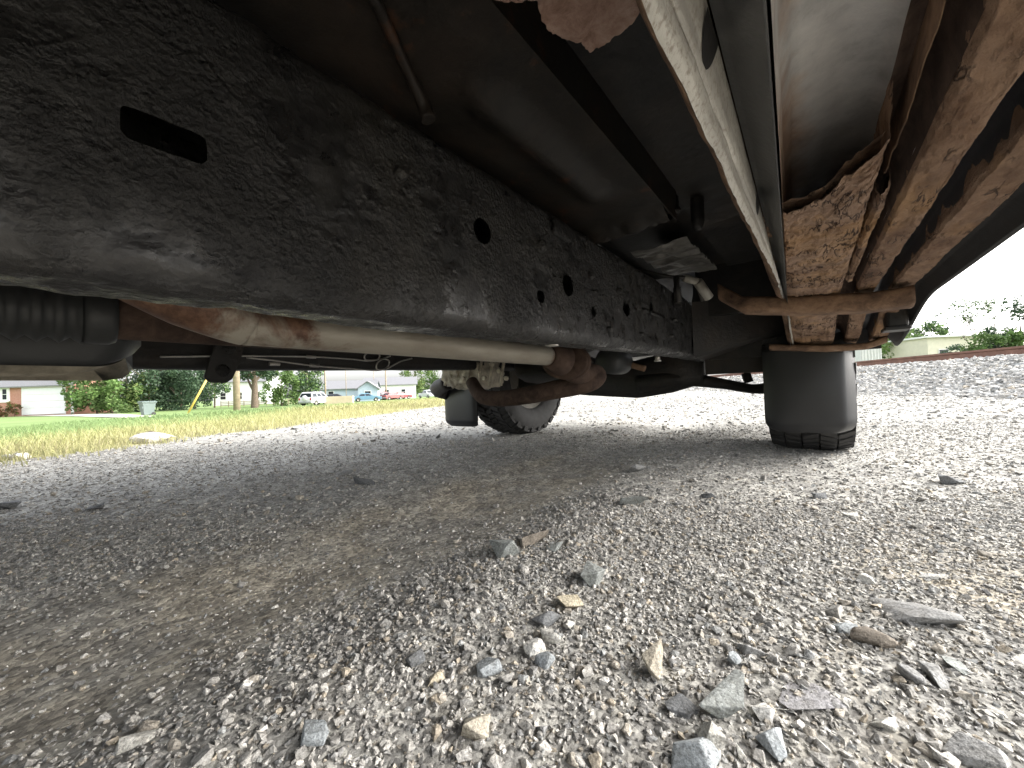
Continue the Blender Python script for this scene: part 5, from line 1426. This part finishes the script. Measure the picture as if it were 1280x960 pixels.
# parked vehicles
M_silver = m_simple('silver_white_car_paint', (.62, .63, .64), .25, .1, .05, 2)
M_cblue = m_simple('bright_blue_car_paint', (.12, .23, .32), .3, 0, .1, 2)
M_cred = m_simple('red_car_paint', (.3, .08, .08), .3, 0, .1, 2)
M_cdred = m_simple('dark_red_car_paint', (.2, .035, .04), .3, 0, .1, 2)
M_cgrey = m_simple('grey_car_paint', (.3, .31, .33), .3, 0, .1, 2)
M_cdark = m_simple('dark_car_paint', (.03, .035, .045), .3, 0, .1, 2)
def car(name, label, cat, px, D, rot, paint, kind='suv', group=None, spare=False):
    x, y = tp(px, D); z = gz(x, y) + .01
    t = tag(link(name, None, None, None, (x, y, z), (0, 0, rot)), label, cat, group)
    Ln, W = {'suv': (4.5, 1.82), 'sedan': (4.6, 1.8), 'pickup': (5.4, 1.9)}[kind]
    hood = {'suv': 1.0, 'sedan': .9, 'pickup': 1.05}[kind]; h = Ln / 2
    mb = MB(); low = [(-h, .45), (-h + .06, .3)]
    for wx in (-h + .85, h - .9):
        low += [(wx - .4 * math.cos(a), .33 + .4 * math.sin(a) if math.sin(a) > .02 else .3) for a in [PI * k / 8 for k in range(9)]]
    low += [(h - .08, .3), (h, .5), (h - .02, .75), (h - .2, hood - .08), (h - 1.25, hood), (-h + .05, hood + (.03 if kind != 'sedan' else 0)), (-h, .8)]
    mb.prism(low, 'y', -W / 2, W / 2, None, .05); part('body', mb.mesh('body'), paint, t)
    top = {'suv': 1.68, 'sedan': 1.42, 'pickup': 1.75}[kind]
    a0, a1, b0, b1 = {'suv': (-h + .06, h - 1.2, -h + .35, h - 1.95), 'sedan': (-h + .55, h - 1.25, -h + 1.25, h - 2.05), 'pickup': (-.6, h - 1.35, -.5, h - 1.95)}[kind]
    wi = W / 2 - .04; wt = W / 2 - .22
    mb = MB(); ring = lambda z_, p0, p1, w_: [(p0, -w_, z_), (p1, -w_, z_), (p1, w_, z_), (p0, w_, z_)]
    mb.loft([ring(hood - .02, a0, a1, wi), ring(top - .08, b0, b1, wt), ring(top, b0 + .15, b1 - .15, wt - .1)], True, False, True); part('roof', mb.mesh('roof'), paint, t)
    mb = MB(); f0, f1 = .12, .86
    def P(f, s, side): 
        xx0 = a0 + (b0 - a0) * f; xx1 = a1 + (b1 - a1) * f; ww = wi + (wt - wi) * f; zz = hood - .02 + (top - .06 - hood) * f
        return (xx0 + (xx1 - xx0) * s, side * (ww + .012), zz)
    for side in (-1, 1):
        for s0, s1 in ((.06, .34), (.38, .64), (.68, .94)) if kind == 'suv' else ((.1, .48), (.53, .9)):
            mb.add([P(f0, s0, side), P(f0, s1, side), P(f1, s1, side), P(f1, s0, side)], [(0, 1, 2, 3)])
    for e, o_ in ((0, -.012), (1, .012)):
        q = [P(f0, e, -.88), P(f0, e, .88), P(f1, e, .85), P(f1, e, -.85)]; mb.add([(c[0] + o_, c[1], c[2]) for c in q], [(0, 1, 2, 3)])
    part('window', mb.mesh('window'), M_glass, t)
    for wx in (-h + .85, h - .9):
        for s in (-1, 1):
            mb = MB(); mb.lathe([(.0, -.02), (.2, -.02), (.2, .0)], 16, Matrix.Translation((wx, s * (W / 2 + .01), .33)) @ Matrix.Rotation(R(90) * s, 4, 'Z'))
            mb2 = MB(); mb2.lathe([(.2, -.22), (.33, -.2), (.34, -.1), (.33, .01), (.2, .005)], 20, Matrix.Translation((wx, s * (W / 2 - .0), .33)) @ Matrix.Rotation(R(90) * s, 4, 'Z'))
            w_ = part('wheel', mb2.mesh('wheel'), M_tyre, t); part('rim', mb.mesh('rim'), M_rim, w_)
    for s in (-1, 1):
        mb = MB(); mb.box(-h - .02, -h + .06, s * (W / 2 - .16) - .09, s * (W / 2 - .16) + .09, .68, .95, None, .01); part('tail_light', mb.mesh('tail_light'), M_redlens, t)
        mb = MB(); mb.box(h - .08, h + .012, s * (W / 2 - .28) - .17, s * (W / 2 - .28) + .17, .62, .76, None, .01); part('headlight', mb.mesh('headlight'), M_lamp, t)
    mb = MB(); mb.box(-h - .06, -h + .1, -W / 2 + .05, W / 2 - .05, .36, .54, None, .03); mb.box(h - .1, h + .05, -W / 2 + .05, W / 2 - .05, .33, .52, None, .03); part('bumper', mb.mesh('bumper'), M_cgrey, t)
    if spare:
        mb = MB(); mb.lathe([(0, -.1), (.3, -.1), (.33, -.06), (.33, .06), (.3, .1), (0, .1)], 24, Matrix.Translation((-h - .13, -.05, .95))); part('spare_wheel_cover', mb.mesh('spare_wheel_cover'), paint, t)
GP = 'vehicles parked along the street'
car('parked_car', 'silver-white boxy car with spare wheel on its back door', 'car', 396, 49, R(82), M_silver, 'suv', GP, True)
car('parked_car', 'dark car behind the low tan wall', 'car', 421, 56, R(20), M_cdark, 'sedan', GP)
car('parked_car', 'bright blue car in front of the gabled blue wing', 'car', 459, 66, R(25), M_cblue, 'sedan', GP)
car('parked_car', 'dark blue car right of the bright blue car', 'car', 470, 76, R(70), M_cdark, 'suv', GP)
car('parked_car', 'dark red car left of the bright red car', 'car', 479, 78, R(60), M_cdred, 'suv', GP)
car('parked_car', 'bright red car in front of the long white house', 'car', 490, 76, R(60), M_cred, 'sedan', GP)
car('parked_car', 'dull red and grey car right of the bright red car', 'car', 501, 80, R(55), M_cdred, 'sedan', GP)
car('parked_pickup', 'white pickup facing along the street near the mud flap', 'pickup truck', 535, 84, R(-50), M_silver, 'pickup', GP)
car('parked_car', 'small grey car touching the mud flap at the street end', 'car', 552, 96, R(-50), M_cgrey, 'sedan', GP)
